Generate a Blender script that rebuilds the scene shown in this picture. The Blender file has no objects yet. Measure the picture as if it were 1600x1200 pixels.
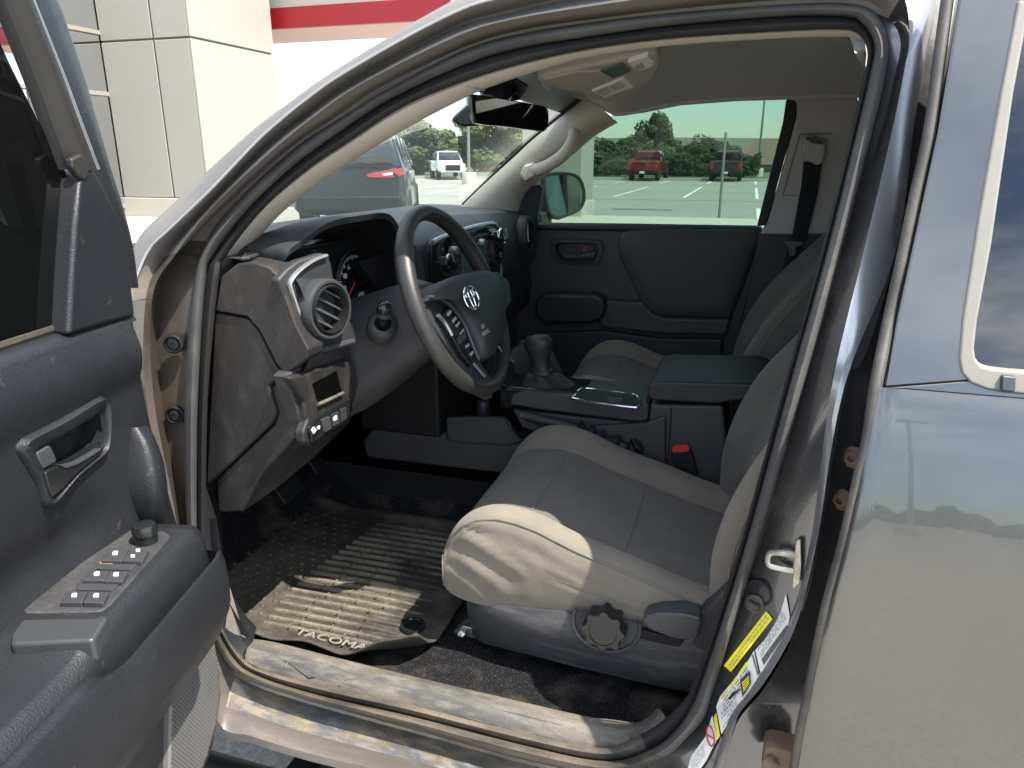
import bpy, bmesh, math, random
from mathutils import Vector, Matrix
random.seed(7)
R = math.radians
sc = bpy.context.scene
col = sc.collection

# ---------------------------------------------------------------- camera
F = 1141.0                      # focal length in photo pixels (1600 wide)
YAW, PIT = R(17.5), R(17.3)
C = Vector((0.0, -1.0, 1.53))   # x: towards the tail of the truck, y: across to the far side, z: up
cam = bpy.data.cameras.new('camera')
cam.sensor_width = 36.0
cam.lens = F / 1600 * 36.0
cam.clip_start, cam.clip_end = 0.02, 6000
camo = bpy.data.objects.new('camera', cam)
col.objects.link(camo)
camo.location = C
camo.rotation_euler = (R(90) - PIT, 0, YAW)
sc.camera = camo

# ---------------------------------------------------------------- world, sun, exposure
SUN = Vector((0.47, -0.132, 0.86)).normalized()
w = bpy.data.worlds.new('World'); sc.world = w; w.use_nodes = True
nt = w.node_tree; nt.nodes.clear()
def N(tree, t, **kw):
    n = tree.nodes.new(t)
    for k, v in kw.items():
        if k in n.inputs: n.inputs[k].default_value = v
        else: setattr(n, k, v)
    return n
out = N(nt, 'ShaderNodeOutputWorld')
bg = N(nt, 'ShaderNodeBackground', Strength=0.15)
sky = N(nt, 'ShaderNodeTexSky', sky_type='NISHITA', sun_disc=False)
sky.sun_elevation = math.asin(SUN.z); sky.sun_rotation = math.atan2(SUN.x, SUN.y)
sky.air_density, sky.dust_density, sky.ozone_density = 1.0, .55, 1.6
# drifting cumulus, laid out on a plane overhead
tc = N(nt, 'ShaderNodeTexCoord'); sep = N(nt, 'ShaderNodeSeparateXYZ')
nt.links.new(tc.outputs['Generated'], sep.inputs[0])
mx = N(nt, 'ShaderNodeMath', operation='MAXIMUM'); mx.inputs[1].default_value = 0.04
nt.links.new(sep.outputs['Z'], mx.inputs[0])
dx = N(nt, 'ShaderNodeMath', operation='DIVIDE'); dy = N(nt, 'ShaderNodeMath', operation='DIVIDE')
nt.links.new(sep.outputs['X'], dx.inputs[0]); nt.links.new(mx.outputs[0], dx.inputs[1])
nt.links.new(sep.outputs['Y'], dy.inputs[0]); nt.links.new(mx.outputs[0], dy.inputs[1])
cmb = N(nt, 'ShaderNodeCombineXYZ')
nt.links.new(dx.outputs[0], cmb.inputs[0]); nt.links.new(dy.outputs[0], cmb.inputs[1])
nz = N(nt, 'ShaderNodeTexNoise', Scale=1.3, Detail=7.0, Roughness=0.58)
nt.links.new(cmb.outputs[0], nz.inputs['Vector'])
rp = N(nt, 'ShaderNodeValToRGB'); rp.color_ramp.elements[0].position = 0.40; rp.color_ramp.elements[1].position = 0.62
nt.links.new(nz.outputs['Fac'], rp.inputs[0])
fade = N(nt, 'ShaderNodeMapRange'); fade.inputs['From Min'].default_value = 0.12; fade.inputs['From Max'].default_value = 0.34
nt.links.new(sep.outputs['Z'], fade.inputs['Value'])
cm = N(nt, 'ShaderNodeMath', operation='MULTIPLY')
nt.links.new(rp.outputs[0], cm.inputs[0]); nt.links.new(fade.outputs[0], cm.inputs[1])
cm2 = N(nt, 'ShaderNodeMath', operation='MULTIPLY'); cm2.inputs[1].default_value = 0.8
nt.links.new(cm.outputs[0], cm2.inputs[0])
mixs = N(nt, 'ShaderNodeMix', data_type='RGBA')
mixs.inputs['B'].default_value = (9.5, 9.6, 9.8, 1)
for s in mixs.inputs:
    if s.name == 'B' and s.type == 'RGBA': s.default_value = (9.5, 9.6, 9.8, 1)
nt.links.new(cm2.outputs[0], mixs.inputs[0])
nt.links.new(sky.outputs[0], [s for s in mixs.inputs if s.name == 'A' and s.type == 'RGBA'][0])
nt.links.new([s for s in mixs.outputs if s.type == 'RGBA'][0], bg.inputs['Color'])
nt.links.new(bg.outputs[0], out.inputs[0])
sl = bpy.data.lights.new('sun', 'SUN'); sl.energy = 4.6; sl.angle = R(0.53); sl.color = (1.0, 0.94, 0.84)
so = bpy.data.objects.new('sun', sl); col.objects.link(so)
so.location = SUN * 30
so.rotation_euler = SUN.to_track_quat('Z', 'Y').to_euler()
vs = sc.view_settings
vs.view_transform = 'Standard'; vs.look = 'None'; vs.gamma = 1.0; vs.exposure = 1.28
sc.cycles.max_bounces = 10; sc.cycles.diffuse_bounces = 5; sc.cycles.glossy_bounces = 5
sc.cycles.transmission_bounces = 8; sc.cycles.transparent_max_bounces = 24
sc.cycles.caustics_reflective = False; sc.cycles.caustics_refractive = False
sc.cycles.sample_clamp_indirect = 6.0
sc.cycles.use_denoising = True

# ---------------------------------------------------------------- projection helpers: photo pixel + a real plane -> point in the place
def ray(u, v):
    X = (u - 800) / F; Y = -(v - 600) / F
    fw = math.cos(PIT) + Y * math.sin(PIT); up = Y * math.cos(PIT) - math.sin(PIT)
    sy, cy = math.sin(YAW), math.cos(YAW)
    return Vector((-sy * fw + cy * X, cy * fw + sy * X, up))
def PY(u, v, y): r = ray(u, v); return C + r * ((y - C.y) / r.y)
def PX(u, v, x): r = ray(u, v); return C + r * ((x - C.x) / r.x)
def PZ(u, v, z): r = ray(u, v); return C + r * ((z - C.z) / r.z)
def PP(u, v, p, n):
    r = ray(u, v); return C + r * ((Vector(p) - C).dot(n) / r.dot(n))
def tumble(z):
    if z > 1.22: return 0.34 * (z - 1.22)          # greenhouse leans in
    t = max(0.0, min(1.0, (0.95 - z) / 0.38))      # added outward shift towards the sill, lifts pixel-traced points along the line of sight
    return -0.055 * t * t * (3 - 2 * t)
def PS(u, v, off):
    """a point on the leaning body side, `off` metres in from the door opening plane"""
    y = off
    for _ in range(8): y = off + tumble(PY(u, v, y).z)
    return PY(u, v, y)
DA = R(78)
DD = Vector((math.cos(DA), -math.sin(DA), 0)); DN = Vector((math.sin(DA), math.cos(DA), 0))
D0 = Vector((-0.77, -0.22, 1.0))
def PD(u, v, n=0.0):
    """a point on the open driver door, n metres proud of its trim plane"""
    return PP(u, v, D0 + DN * n, DN)

# ---------------------------------------------------------------- mesh helpers
def cr(pts, n, closed=False):
    """Catmull-Rom through pts, resampled to n points (uniform in key index)"""
    P = [Vector(p) for p in pts]; m = len(P); o = []
    for i in range(n):
        t = i * (m if closed else m - 1) / (n if closed else n - 1)
        k = min(int(t), (m - 1) if closed else (m - 2)); f = t - k
        g = (lambda j: P[j % m]) if closed else (lambda j: P[max(0, min(m - 1, j))])
        a, b, c, d = g(k - 1), g(k), g(k + 1), g(k + 2)
        o.append(0.5 * ((2 * b) + (c - a) * f + (2 * a - 5 * b + 4 * c - d) * f * f + (3 * b - a - 3 * c + d) * f ** 3))
    return o
def cra(pts, n, closed=False):
    """the same, evenly spaced along the length"""
    q = cr(pts, max(200, n * 8), closed)
    if closed: q = q + [q[0]]
    L = [0.0]
    for a, b in zip(q, q[1:]): L.append(L[-1] + (b - a).length)
    o = []; k = 0
    for i in range(n):
        s = L[-1] * i / (n if closed else n - 1)
        while k < len(L) - 2 and L[k + 1] < s: k += 1
        f = (s - L[k]) / max(1e-9, L[k + 1] - L[k]); o.append(q[k].lerp(q[k + 1], min(1, f)))
    return o
class MB:
    def __init__(s): s.v = []; s.f = []
    def add(s, vs, fs):
        b = len(s.v); s.v += [Vector(p) for p in vs]; s.f += [[b + i for i in f] for f in fs]
    def grid(s, rows, cu=False, cv=False):
        m, n = len(rows), len(rows[0]); fs = []
        for i in range(m if cv else m - 1):
            for j in range(n if cu else n - 1):
                a, b = i * n + j, i * n + (j + 1) % n
                c, d = ((i + 1) % m) * n + (j + 1) % n, ((i + 1) % m) * n + j
                fs.append([a, b, c, d])
        s.add([p for r in rows for p in r], fs)
    def poly(s, pts): s.add(pts, [list(range(len(pts)))])
    def prism(s, pts, vec):
        n = len(pts); vec = Vector(vec); P = [Vector(p) for p in pts]
        s.add(P + [p + vec for p in P], [list(range(n))[::-1], [n + i for i in range(n)]] + [[i, (i + 1) % n, n + (i + 1) % n, n + i] for i in range(n)])
    def box(s, lo, hi, M=None):
        x0, y0, z0 = lo; x1, y1, z1 = hi
        P = [Vector(p) for p in ((x0,y0,z0),(x1,y0,z0),(x1,y1,z0),(x0,y1,z0),(x0,y0,z1),(x1,y0,z1),(x1,y1,z1),(x0,y1,z1))]
        if M: P = [M @ p for p in P]
        s.add(P, [[0,3,2,1],[4,5,6,7],[0,1,5,4],[1,2,6,5],[2,3,7,6],[3,0,4,7]])
    def tube(s, path, rad, n=10, closed=False, caps=True, sy=1.0, up=None):
        P = [Vector(p) for p in path]; m = len(P)
        rr = rad if isinstance(rad, (list, tuple)) else [rad] * m
        rows = []; pn = None
        for i in range(m):
            if closed: t = P[(i + 1) % m] - P[i - 1]
            else: t = P[min(i + 1, m - 1)] - P[max(i - 1, 0)]
            t.normalize()
            if up is not None: nn = Vector(up) - t * t.dot(Vector(up))
            elif pn is None:
                a = Vector((0, 0, 1)) if abs(t.z) < .9 else Vector((1, 0, 0)); nn = a - t * t.dot(a)
            else: nn = pn - t * t.dot(pn)
            nn.normalize(); pn = nn; bb = t.cross(nn)
            rows.append([P[i] + (nn * math.cos(2 * math.pi * k / n) + bb * math.sin(2 * math.pi * k / n) * sy) * rr[i] for k in range(n)])
        s.grid(rows, cu=True, cv=closed)
        if caps and not closed:
            s.poly(rows[0][::-1]); s.poly(rows[-1])
    def lathe(s, prof, n=24, M=None, cap0=True, cap1=True):
        """prof: (radius, height) pairs about local z"""
        rows = [[Vector((r * math.cos(2 * math.pi * k / n), r * math.sin(2 * math.pi * k / n), h)) for k in range(n)] for r, h in prof]
        if M: rows = [[M @ p for p in r] for r in rows]
        s.grid(rows, cu=True)
        if cap0: s.poly(rows[0][::-1])
        if cap1: s.poly(rows[-1])
    def build(s, name, m, parent=None, bevel=0, seg=3, sub=0, angle=38, solid=0, smooth=True, label=None, off=1.0):
        me = bpy.data.meshes.new(name)
        me.from_pydata([tuple(p) for p in s.v], [], s.f)
        bm = bmesh.new(); bm.from_mesh(me)
        bmesh.ops.remove_doubles(bm, verts=bm.verts, dist=1e-6)
        bmesh.ops.recalc_face_normals(bm, faces=bm.faces)
        bm.to_mesh(me); bm.free()
        me.polygons.foreach_set('use_smooth', [smooth] * len(me.polygons))
        if smooth and not bevel and not sub: me.set_sharp_from_angle(angle=R(angle))
        o = bpy.data.objects.new(name, me); col.objects.link(o)
        me.materials.append(m)
        if solid:
            d = o.modifiers.new('solid', 'SOLIDIFY'); d.thickness = solid; d.offset = off
        if bevel:
            d = o.modifiers.new('bevel', 'BEVEL'); d.width = bevel; d.segments = seg; d.limit_method = 'ANGLE'; d.angle_limit = R(30); d.harden_normals = True
            d.use_clamp_overlap = True
        if sub:
            d = o.modifiers.new('sub', 'SUBSURF'); d.levels = sub; d.render_levels = sub
        if parent is not None:
            o.parent = parent
            if parent.type == 'EMPTY' and parent.get('world_parts'):
                o.matrix_parent_inverse = Matrix.Translation(-Vector(parent.location))
        if label: o['label'] = label
        return o
def thing(name, label, cat, loc=(0, 0, 0), rz=0, group=None, world_parts=False):
    o = bpy.data.objects.new(name, None); col.objects.link(o); o.empty_display_size = .2
    o.location = loc; o.rotation_euler = (0, 0, rz)
    o['label'] = label; o['category'] = cat
    if group: o['group'] = group
    if world_parts: o['world_parts'] = True
    return o
def tag(o, label, cat, group=None):
    o['label'] = label; o['category'] = cat
    if group: o['group'] = group
    return o
def struct(o): o['kind'] = 'structure'; return o
def plate(name, pts, vec, m, parent, bevel=0.003, seg=3, label=None):
    b = MB(); b.prism(pts, vec); return b.build(name, m, parent, bevel=bevel, seg=seg, label=label)
def rail(name, pts, rad, m, parent, n=10, closed=False, k=None, sy=1.0, up=None, label=None):
    b = MB(); P = cra(pts, k or max(8, len(pts) * 5), closed) if len(pts) > 2 else [Vector(p) for p in pts]
    b.tube(P, rad, n, closed, sy=sy, up=up); return b.build(name, m, parent, label=label)
def frame(o, x, y, z):
    """matrix from an origin and three axes"""
    x, y, z = Vector(x).normalized(), Vector(y).normalized(), Vector(z).normalized()
    return Matrix(((x.x, y.x, z.x, o[0]), (x.y, y.y, z.y, o[1]), (x.z, y.z, z.z, o[2]), (0, 0, 0, 1)))
def nframe(o, z, xhint):
    z = Vector(z).normalized(); x = Vector(xhint) - z * z.dot(Vector(xhint)); x.normalize()
    return frame(o, x, z.cross(x), z)
def text(name, s, size, M, m, parent, depth=0.0006, align='CENTER', sx=1.0):
    cu = bpy.data.curves.new(name, 'FONT'); cu.body = s; cu.size = size; cu.align_x = align; cu.align_y = 'CENTER'; cu.extrude = depth; cu.resolution_u = 3
    t = bpy.data.objects.new(name, cu); col.objects.link(t)
    dg = bpy.context.evaluated_depsgraph_get(); me = bpy.data.meshes.new_from_object(t.evaluated_get(dg))
    bpy.data.objects.remove(t); bpy.data.curves.remove(cu)
    me.transform(Matrix.Diagonal((sx, 1, 1, 1))); me.transform(M); me.materials.clear(); me.materials.append(m)
    o = bpy.data.objects.new(name, me); col.objects.link(o); o.parent = parent
    if parent is not None and parent.type == 'EMPTY' and parent.get('world_parts'):
        o.matrix_parent_inverse = Matrix.Translation(-Vector(parent.location))
    return o

# ---------------------------------------------------------------- materials
def mat(name, c, rough=.5, metal=0.0, spec=.5, coat=0.0, coatr=.03, var=0.0, vs=8.0, bump=0.0, bs=300.0, dust=None, dust2=None, emis=None, sheen=0.0, stretch=None, rvar=0.0, speck=None):
    """base colour + soft variation + dust patches + fine relief, all from noise in object space
    dust = (colour, amount 0..1, scale, threshold)"""
    m = bpy.data.materials.new(name); m.use_nodes = True
    t = m.node_tree; b = t.nodes['Principled BSDF']
    b.inputs['Base Color'].default_value = (*c, 1); b.inputs['Roughness'].default_value = rough; b.inputs['Metallic'].default_value = metal
    b.inputs['Specular IOR Level'].default_value = spec; b.inputs['Coat Weight'].default_value = coat; b.inputs['Coat Roughness'].default_value = coatr
    if sheen: b.inputs['Sheen Weight'].default_value = sheen; b.inputs['Sheen Roughness'].default_value = .6
    tc = N(t, 'ShaderNodeTexCoord'); vec = tc.outputs['Object']
    if stretch:
        mp = N(t, 'ShaderNodeMapping'); mp.inputs['Scale'].default_value = stretch
        t.links.new(vec, mp.inputs[0]); vec = mp.outputs[0]
    cur = None
    def noise(scale, detail=4, rough=.55, v=vec):
        n = N(t, 'ShaderNodeTexNoise', Scale=scale, Detail=detail, Roughness=rough); t.links.new(v, n.inputs['Vector']); return n.outputs['Fac']
    def mixc(fac, A, B):
        x = N(t, 'ShaderNodeMix', data_type='RGBA'); ins = [s for s in x.inputs if s.type == 'RGBA']
        t.links.new(fac, x.inputs[0])
        for s, val in zip(ins, (A, B)):
            if hasattr(val, 'links'): t.links.new(val, s)
            else: s.default_value = (*val, 1)
        return [s for s in x.outputs if s.type == 'RGBA'][0]
    cur = c
    if var:
        cur = mixc(noise(vs), tuple(max(0, k * (1 - var)) for k in c), tuple(min(1, k * (1 + var)) for k in c))
    dfac = None
    for d in (dust, dust2):
        if not d: continue
        dc, amt, dsc, thr = d[:4]
        n1 = noise(dsc, 8, .62); r = N(t, 'ShaderNodeMapRange'); r.inputs['From Min'].default_value = thr; r.inputs['From Max'].default_value = thr + .22
        r.inputs['To Max'].default_value = amt; t.links.new(n1, r.inputs['Value'])
        n2 = noise(dsc * 26, 3, .7); r2 = N(t, 'ShaderNodeMapRange'); r2.inputs['From Min'].default_value = .3; r2.inputs['From Max'].default_value = .65
        r2.inputs['To Min'].default_value = .35; t.links.new(n2, r2.inputs['Value'])
        mu = N(t, 'ShaderNodeMath', operation='MULTIPLY'); t.links.new(r.outputs[0], mu.inputs[0]); t.links.new(r2.outputs[0], mu.inputs[1])
        cur = mixc(mu.outputs[0], cur, dc); dfac = mu.outputs[0]
        if metal or coat:
            for nm, base, to in (('Metallic', metal, 0), ('Coat Weight', coat, 0), ('Roughness', rough, max(rough, .75))):
                rr = N(t, 'ShaderNodeMapRange'); rr.inputs['To Min'].default_value = base; rr.inputs['To Max'].default_value = to
                t.links.new(mu.outputs[0], rr.inputs['Value']); t.links.new(rr.outputs[0], b.inputs[nm])
    if speck:
        sc_, thr, sccol = speck
        vo = N(t, 'ShaderNodeTexVoronoi', Scale=sc_); t.links.new(vec, vo.inputs['Vector'])
        sp = N(t, 'ShaderNodeMath', operation='LESS_THAN'); sp.inputs[1].default_value = thr; t.links.new(vo.outputs['Distance'], sp.inputs[0])
        cur = mixc(sp.outputs[0], cur, sccol)
    if hasattr(cur, 'links'): t.links.new(cur, b.inputs['Base Color'])
    if rvar:
        rr = N(t, 'ShaderNodeMapRange'); rr.inputs['To Min'].default_value = max(.02, rough - rvar); rr.inputs['To Max'].default_value = min(1, rough + rvar)
        t.links.new(noise(vs * 2.3), rr.inputs['Value'])
        if not (dfac and (metal or coat)): t.links.new(rr.outputs[0], b.inputs['Roughness'])
    if bump:
        bp = N(t, 'ShaderNodeBump', Strength=bump, Distance=.001); t.links.new(noise(bs, 3, .6, tc.outputs['Object']), bp.inputs['Height']); t.links.new(bp.outputs[0], b.inputs['Normal'])
    if emis: b.inputs['Emission Color'].default_value = (*emis[0], 1); b.inputs['Emission Strength'].default_value = emis[1]
    return m
def glass(name, tint, refl=1.0, veil=0.0, rough=0.0):
    m = bpy.data.materials.new(name); m.use_nodes = True; t = m.node_tree; t.nodes.clear()
    o = N(t, 'ShaderNodeOutputMaterial'); tr = N(t, 'ShaderNodeBsdfTransparent', Color=(*tint, 1)); gl = N(t, 'ShaderNodeBsdfGlossy', Color=(1, 1, 1, 1), Roughness=rough)
    fr = N(t, 'ShaderNodeFresnel', IOR=1.5); mu = N(t, 'ShaderNodeMath', operation='MULTIPLY'); mu.inputs[1].default_value = refl
    t.links.new(fr.outputs[0], mu.inputs[0])
    mx = N(t, 'ShaderNodeMixShader'); t.links.new(mu.outputs[0], mx.inputs[0]); t.links.new(tr.outputs[0], mx.inputs[1]); t.links.new(gl.outputs[0], mx.inputs[2])
    last = mx
    if veil:
        df = N(t, 'ShaderNodeBsdfDiffuse', Color=(.8, .82, .8, 1)); tl = N(t, 'ShaderNodeBsdfTranslucent', Color=(.8, .82, .8, 1)); m3 = N(t, 'ShaderNodeMixShader', Fac=.5)
        t.links.new(df.outputs[0], m3.inputs[1]); t.links.new(tl.outputs[0], m3.inputs[2])
        m2 = N(t, 'ShaderNodeMixShader', Fac=veil); t.links.new(mx.outputs[0], m2.inputs[1]); t.links.new(m3.outputs[0], m2.inputs[2]); last = m2
    t.links.new(last.outputs[0], o.inputs[0]); return m
DUST = (.36, .29, .20)
TAN = (.52, .42, .25)
K = {}
K['paint'] = mat('grey metallic paint', (.132, .130, .125), .24, .95, coat=1.0, coatr=.015, var=.14, vs=1400, dust=((.34, .31, .265), .07, 3, .34), speck=(34, .014, (.5, .5, .48)))
K['jamb_dark'] = mat('dusty outer pillar paint', (.15, .142, .135), .55, .2, spec=.3, dust=((.25, .22, .18), .4, 9, .46), stretch=(.4, 1.5, 1.5))
K['jamb_tan'] = mat('dull tan grey jamb paint', (.21, .185, .165), .5, .15, spec=.4, dust=((.30, .25, .19), .4, 8, .45), stretch=(.5, 1.4, 1.4))
K['paint_sky'] = mat('rail paint with sky sheen', (.36, .365, .38), .30, .7, coat=.8, coatr=.05, var=.12, vs=1200)  # body paint lightened, the bright sky reflection put into its colour
K['bulb'] = mat('chalky weatherstrip bulb', (.085, .084, .082), .40, spec=.6, bump=.3, bs=300, dust=((.20, .185, .165), .45, 14, .46), stretch=(.6, 1, 1))
K['sill_rubber'] = mat('dusty sill rubber', (.055, .052, .047), .5, spec=.4, dust=((.24, .20, .14), .7, 14, .40), stretch=(.5, 1.5, 1.5), bump=.3, bs=300)
K['lip'] = mat('soft black weatherstrip lip', (.022, .021, .022), .55, spec=.35)
K['jamb_gloss'] = mat('glossy pillar paint', (.13, .13, .135), .22, .8, coat=1.0, coatr=.03, dust=(DUST, .35, 8, .50))
K['jamb'] = mat('dusty grey jamb paint', (.17, .165, .16), .34, .55, coat=.6, coatr=.06, dust=(DUST, .55, 5, .42))
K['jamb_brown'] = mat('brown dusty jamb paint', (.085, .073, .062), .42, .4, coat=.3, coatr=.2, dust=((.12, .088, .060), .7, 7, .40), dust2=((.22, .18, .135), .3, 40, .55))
K['sill'] = mat('muddy sill paint', (.14, .145, .16), .3, .6, coat=.5, coatr=.06, dust=((.44, .33, .16), .95, 16, .42), dust2=((.36, .32, .26), .6, 46, .47), stretch=(.55, 1.6, 1.6), bump=.5, bs=220)
K['rocker'] = mat('worn rocker paint', (.17, .15, .145), .4, .5, coat=.4, coatr=.1, dust=((.26, .21, .16), .6, 18, .42), dust2=((.12, .11, .10), .5, 40, .5), bump=.5, bs=250, stretch=(.5, 1.4, 1.4))
K['rubber'] = mat('weatherstrip rubber', (.040, .040, .041), .33, spec=.6, dust=((.22, .19, .15), .25, 12, .5), bump=.12, bs=500)
K['rubber_dusty'] = mat('dusty seal rubber', (.045, .042, .038), .55, dust=((.17, .145, .115), .5, 10, .42))
K['black'] = mat('black rubber', (.012, .012, .013), .5, spec=.3)
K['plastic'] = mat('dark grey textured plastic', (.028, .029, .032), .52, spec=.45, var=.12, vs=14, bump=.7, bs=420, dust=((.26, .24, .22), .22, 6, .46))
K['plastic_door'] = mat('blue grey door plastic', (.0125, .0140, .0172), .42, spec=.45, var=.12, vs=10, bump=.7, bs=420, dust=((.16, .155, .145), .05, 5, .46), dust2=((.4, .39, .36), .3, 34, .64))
K['plastic_dash'] = mat('dash plastic', (.026, .028, .031), .55, spec=.45, var=.1, vs=12, bump=.3, bs=900)
K['plastic_dust'] = mat('dusty dash side plastic', (.019, .0178, .0175), .52, spec=.35, var=.15, vs=9, bump=.8, bs=420, dust=((.060, .042, .030), .55, 4, .45), dust2=((.085, .078, .072), .45, 34, .5), stretch=(1, 1, .5))
K['satin'] = mat('satin grey trim', (.06, .063, .068), .38, .3, spec=.5)
K['silver'] = mat('satin silver trim', (.45, .46, .47), .32, .8)
K['chrome'] = mat('chrome', (.75, .75, .74), .12, 1.0)
K['gloss'] = mat('gloss black', (.012, .013, .014), .12, spec=.5)
K['screen'] = mat('dead touch screen', (.10, .14, .135), .18, spec=.8)
K['beige'] = mat('beige pillar trim', (.50, .455, .385), .62, var=.05, vs=20, bump=.2, bs=700, dust=((.40, .30, .2), .25, 10, .52))
K['headliner'] = mat('grey headliner cloth', (.47, .45, .43), .95, spec=.1, var=.08, vs=300, bump=.3, bs=1200)
K['overhead'] = mat('overhead console plastic', (.42, .385, .335), .6)
K['cloth'] = mat('taupe seat cloth', (.175, .152, .122), .92, spec=.15, sheen=.15, var=.14, vs=30, bump=.9, bs=520, dust=((.27, .22, .16), .45, 6, .46), dust2=((.10, .09, .075), .35, 9, .56))
K['cloth_dark'] = mat('charcoal seat cloth', (.108, .099, .086), .92, spec=.15, sheen=.15, var=.20, vs=14, bump=.9, bs=520, dust=((.20, .18, .15), .4, 6, .48), dust2=((.06, .056, .05), .35, 11, .56))
K['seam'] = mat('seat seam thread', (.17, .155, .13), .9)
K['carpet'] = mat('black carpet', (.012, .012, .014), 1.0, spec=.05, bump=1.0, bs=700, dust=((.30, .27, .2), .25, 9, .5), speck=(330, .16, (.20, .18, .13)))
K['carpet_clean'] = mat('black tunnel carpet', (.020, .020, .021), 1.0, spec=.05, bump=1.0, bs=700, speck=(160, .07, (.11, .11, .10)))
K['mat'] = mat('dusty rubber floor mat', (.030, .028, .025), .62, spec=.35, dust=((.15, .13, .095), .6, 4, .40), dust2=((.27, .24, .18), .35, 18, .52), bump=.2, bs=400)
K['mat_rib'] = mat('dusty mat rib', (.035, .032, .028), .6, spec=.35, dust=((.27, .235, .17), .75, 6, .38))
K['seal_brown'] = mat('brown glass run rubber', (.026, .0235, .021), .42, spec=.4, var=.2, vs=9)
K['scuff'] = mat('dusty scuff plate plastic', (.06, .06, .057), .5, dust=((.19, .162, .12), .8, 12, .40), dust2=((.24, .22, .18), .6, 60, .46), bump=.6, bs=300, stretch=(.35, 1.6, 1.6))
K['seatbase'] = mat('seat base plastic', (.045, .046, .05), .45, spec=.5, bump=.3, bs=700, dust=((.33, .32, .31), .35, 16, .50), stretch=(.35, 1, 2.2))
K['vinyl'] = mat('black vinyl', (.020, .021, .024), .48, spec=.5, bump=.25, bs=600)
K['wheel'] = mat('steering wheel rim', (.026, .025, .0235), .40, spec=.5, bump=.3, bs=900, rvar=.06, vs=20)
K['belt'] = mat('seat belt webbing', (.016, .018, .024), .75, spec=.2, bump=.4, bs=900)
K['red'] = mat('red release button', (.55, .035, .03), .4)
K['orange'] = mat('orange mark', (.75, .25, .10), .5)
K['white_mark'] = mat('white print', (.8, .8, .8), .6)
K['needle'] = mat('red needle', (.7, .06, .04), .5)
K['zinc'] = mat('zinc plated steel', (.55, .53, .45), .35, .9, dust=((.30, .16, .07), .8, 22, .52))
K['rust'] = mat('rusty steel', (.20, .13, .09), .7, .3, dust=((.30, .20, .13), .8, 20, .4))
K['grille'] = mat('speaker mesh', (.15, .145, .14), .55, .2, spec=.4)
K['label_white'] = mat('white label', (.78, .77, .72), .5)
K['label_yellow'] = mat('yellow label', (.88, .78, .02), .5)
K['ink'] = mat('label ink', (.05, .05, .05), .6)
K['ink_grey'] = mat('grey label ink', (.28, .28, .27), .6)
K['windshield'] = glass('windshield glass', (.87, .945, .915), .35, .018)
K['console'] = mat('console plastic', (.046, .046, .047), .5, spec=.45, bump=.25, bs=900)
K['recess_shade'] = mat('recess shade black', (.003, .003, .003), .9, spec=0.0)  # near black, stands for the shade inside a pocket
K['band'] = glass('windshield shade band', (.022, .027, .027), .25, 0.0)
K['tint'] = glass('green tinted side glass', (.45, .55, .505), .35, .012)
K['dark_glass'] = glass('dark tinted door glass', (.10, .135, .12), 1.0, .006)
K['rear_glass'] = glass('dark rear door glass', (.05, .06, .065), 2.2)
K['moulding'] = mat('weathered window moulding', (.21, .195, .17), .6, var=.08, vs=25)
K['mirror'] = mat('mirror', (.72, .80, .76), .02, 1.0)
# ================================================================= the pickup truck
truck = thing('pickup_truck', 'dusty dark grey pickup truck with its driver door swung wide open', 'pickup truck', (-.4, .8, 0), world_parts=True)

# rings round the driver door opening, read station by station (hinge foot, up the A-pillar, along the roof, down the B-pillar, along the sill)
Wout = [(290,810),(288,625),(300,458),(322,376),(375,309),(462,230),(532,184),(605,139),(727,77),(815,52),(920,35),(1050,20),(1220,7),(1325,5),(1369,21),(1388,66),(1383,122),(1363,208),(1313,400),(1255,608),(1187,848),(1143,990),(1115,1077),(1101,1121),(1071,1156),(1038,1184),(960,1212),(830,1190),(642,1139),(486,1096),(392,1064),(349,1030),(318,960),(298,890)]
Wmid = [(308,812),(310,620),(321,442),(336,395),(392,323),(459,260),(528,209),(609,156),(727,101),(815,75),(920,58),(1050,40),(1220,26),(1318,26),(1346,37),(1365,70),(1357,122),(1337,208),(1289,400),(1231,608),(1165,848),(1121,990),(1095,1067),(1080,1104),(1052,1144),(1012,1172),(945,1188),(830,1166),(642,1118),(500,1086),(408,1057),(367,1030),(334,968),(312,890)]
Win = [(322,812),(325,620),(343,435),(354,400),(410,327),(480,266),(545,222),(630,167),(724,128),(815,100),(920,77),(1050,60),(1220,49),(1311,46),(1339,52),(1355,79),(1350,122),(1330,208),(1281,400),(1224,608),(1157,848),(1112,990),(1085,1060),(1072,1090),(1040,1122),(1000,1148),(940,1168),(830,1148),(642,1101),(517,1073),(424,1051),(383,1031),(345,975),(325,890)]
J1 = [(284,815),(252,620),(247,458),(298,376),(372,304),(455,230),(525,183),(595,136),(727,73),(815,47),(920,31),(1050,15),(1220,0),(1340,-2),(1388,28),(1407,66),(1397,122),(1375,208),(1318,400),(1259,608),(1192,848),(1150,990),(1122,1077),(1108,1121),(1078,1160),(1045,1192),(960,1222),(830,1196),(642,1144),(486,1101),(392,1069),(345,1036),(312,965),(292,890)]
J2 = [(276,815),(240,620),(238,465),(276,395),(333,323),(420,240),(490,183),(563,132),(710,58),(797,31),(920,10),(1050,-8),(1220,-25),(1360,-30),(1410,-10),(1421,61),(1412,114),(1393,208),(1348,400),(1299,608),(1266,848),(1232,970),(1180,1062),(1141,1118),(1124,1165),(1090,1230),(960,1275),(830,1240),(642,1188),(486,1147),(392,1115),(345,1095),(305,1000),(282,900)]
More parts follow.
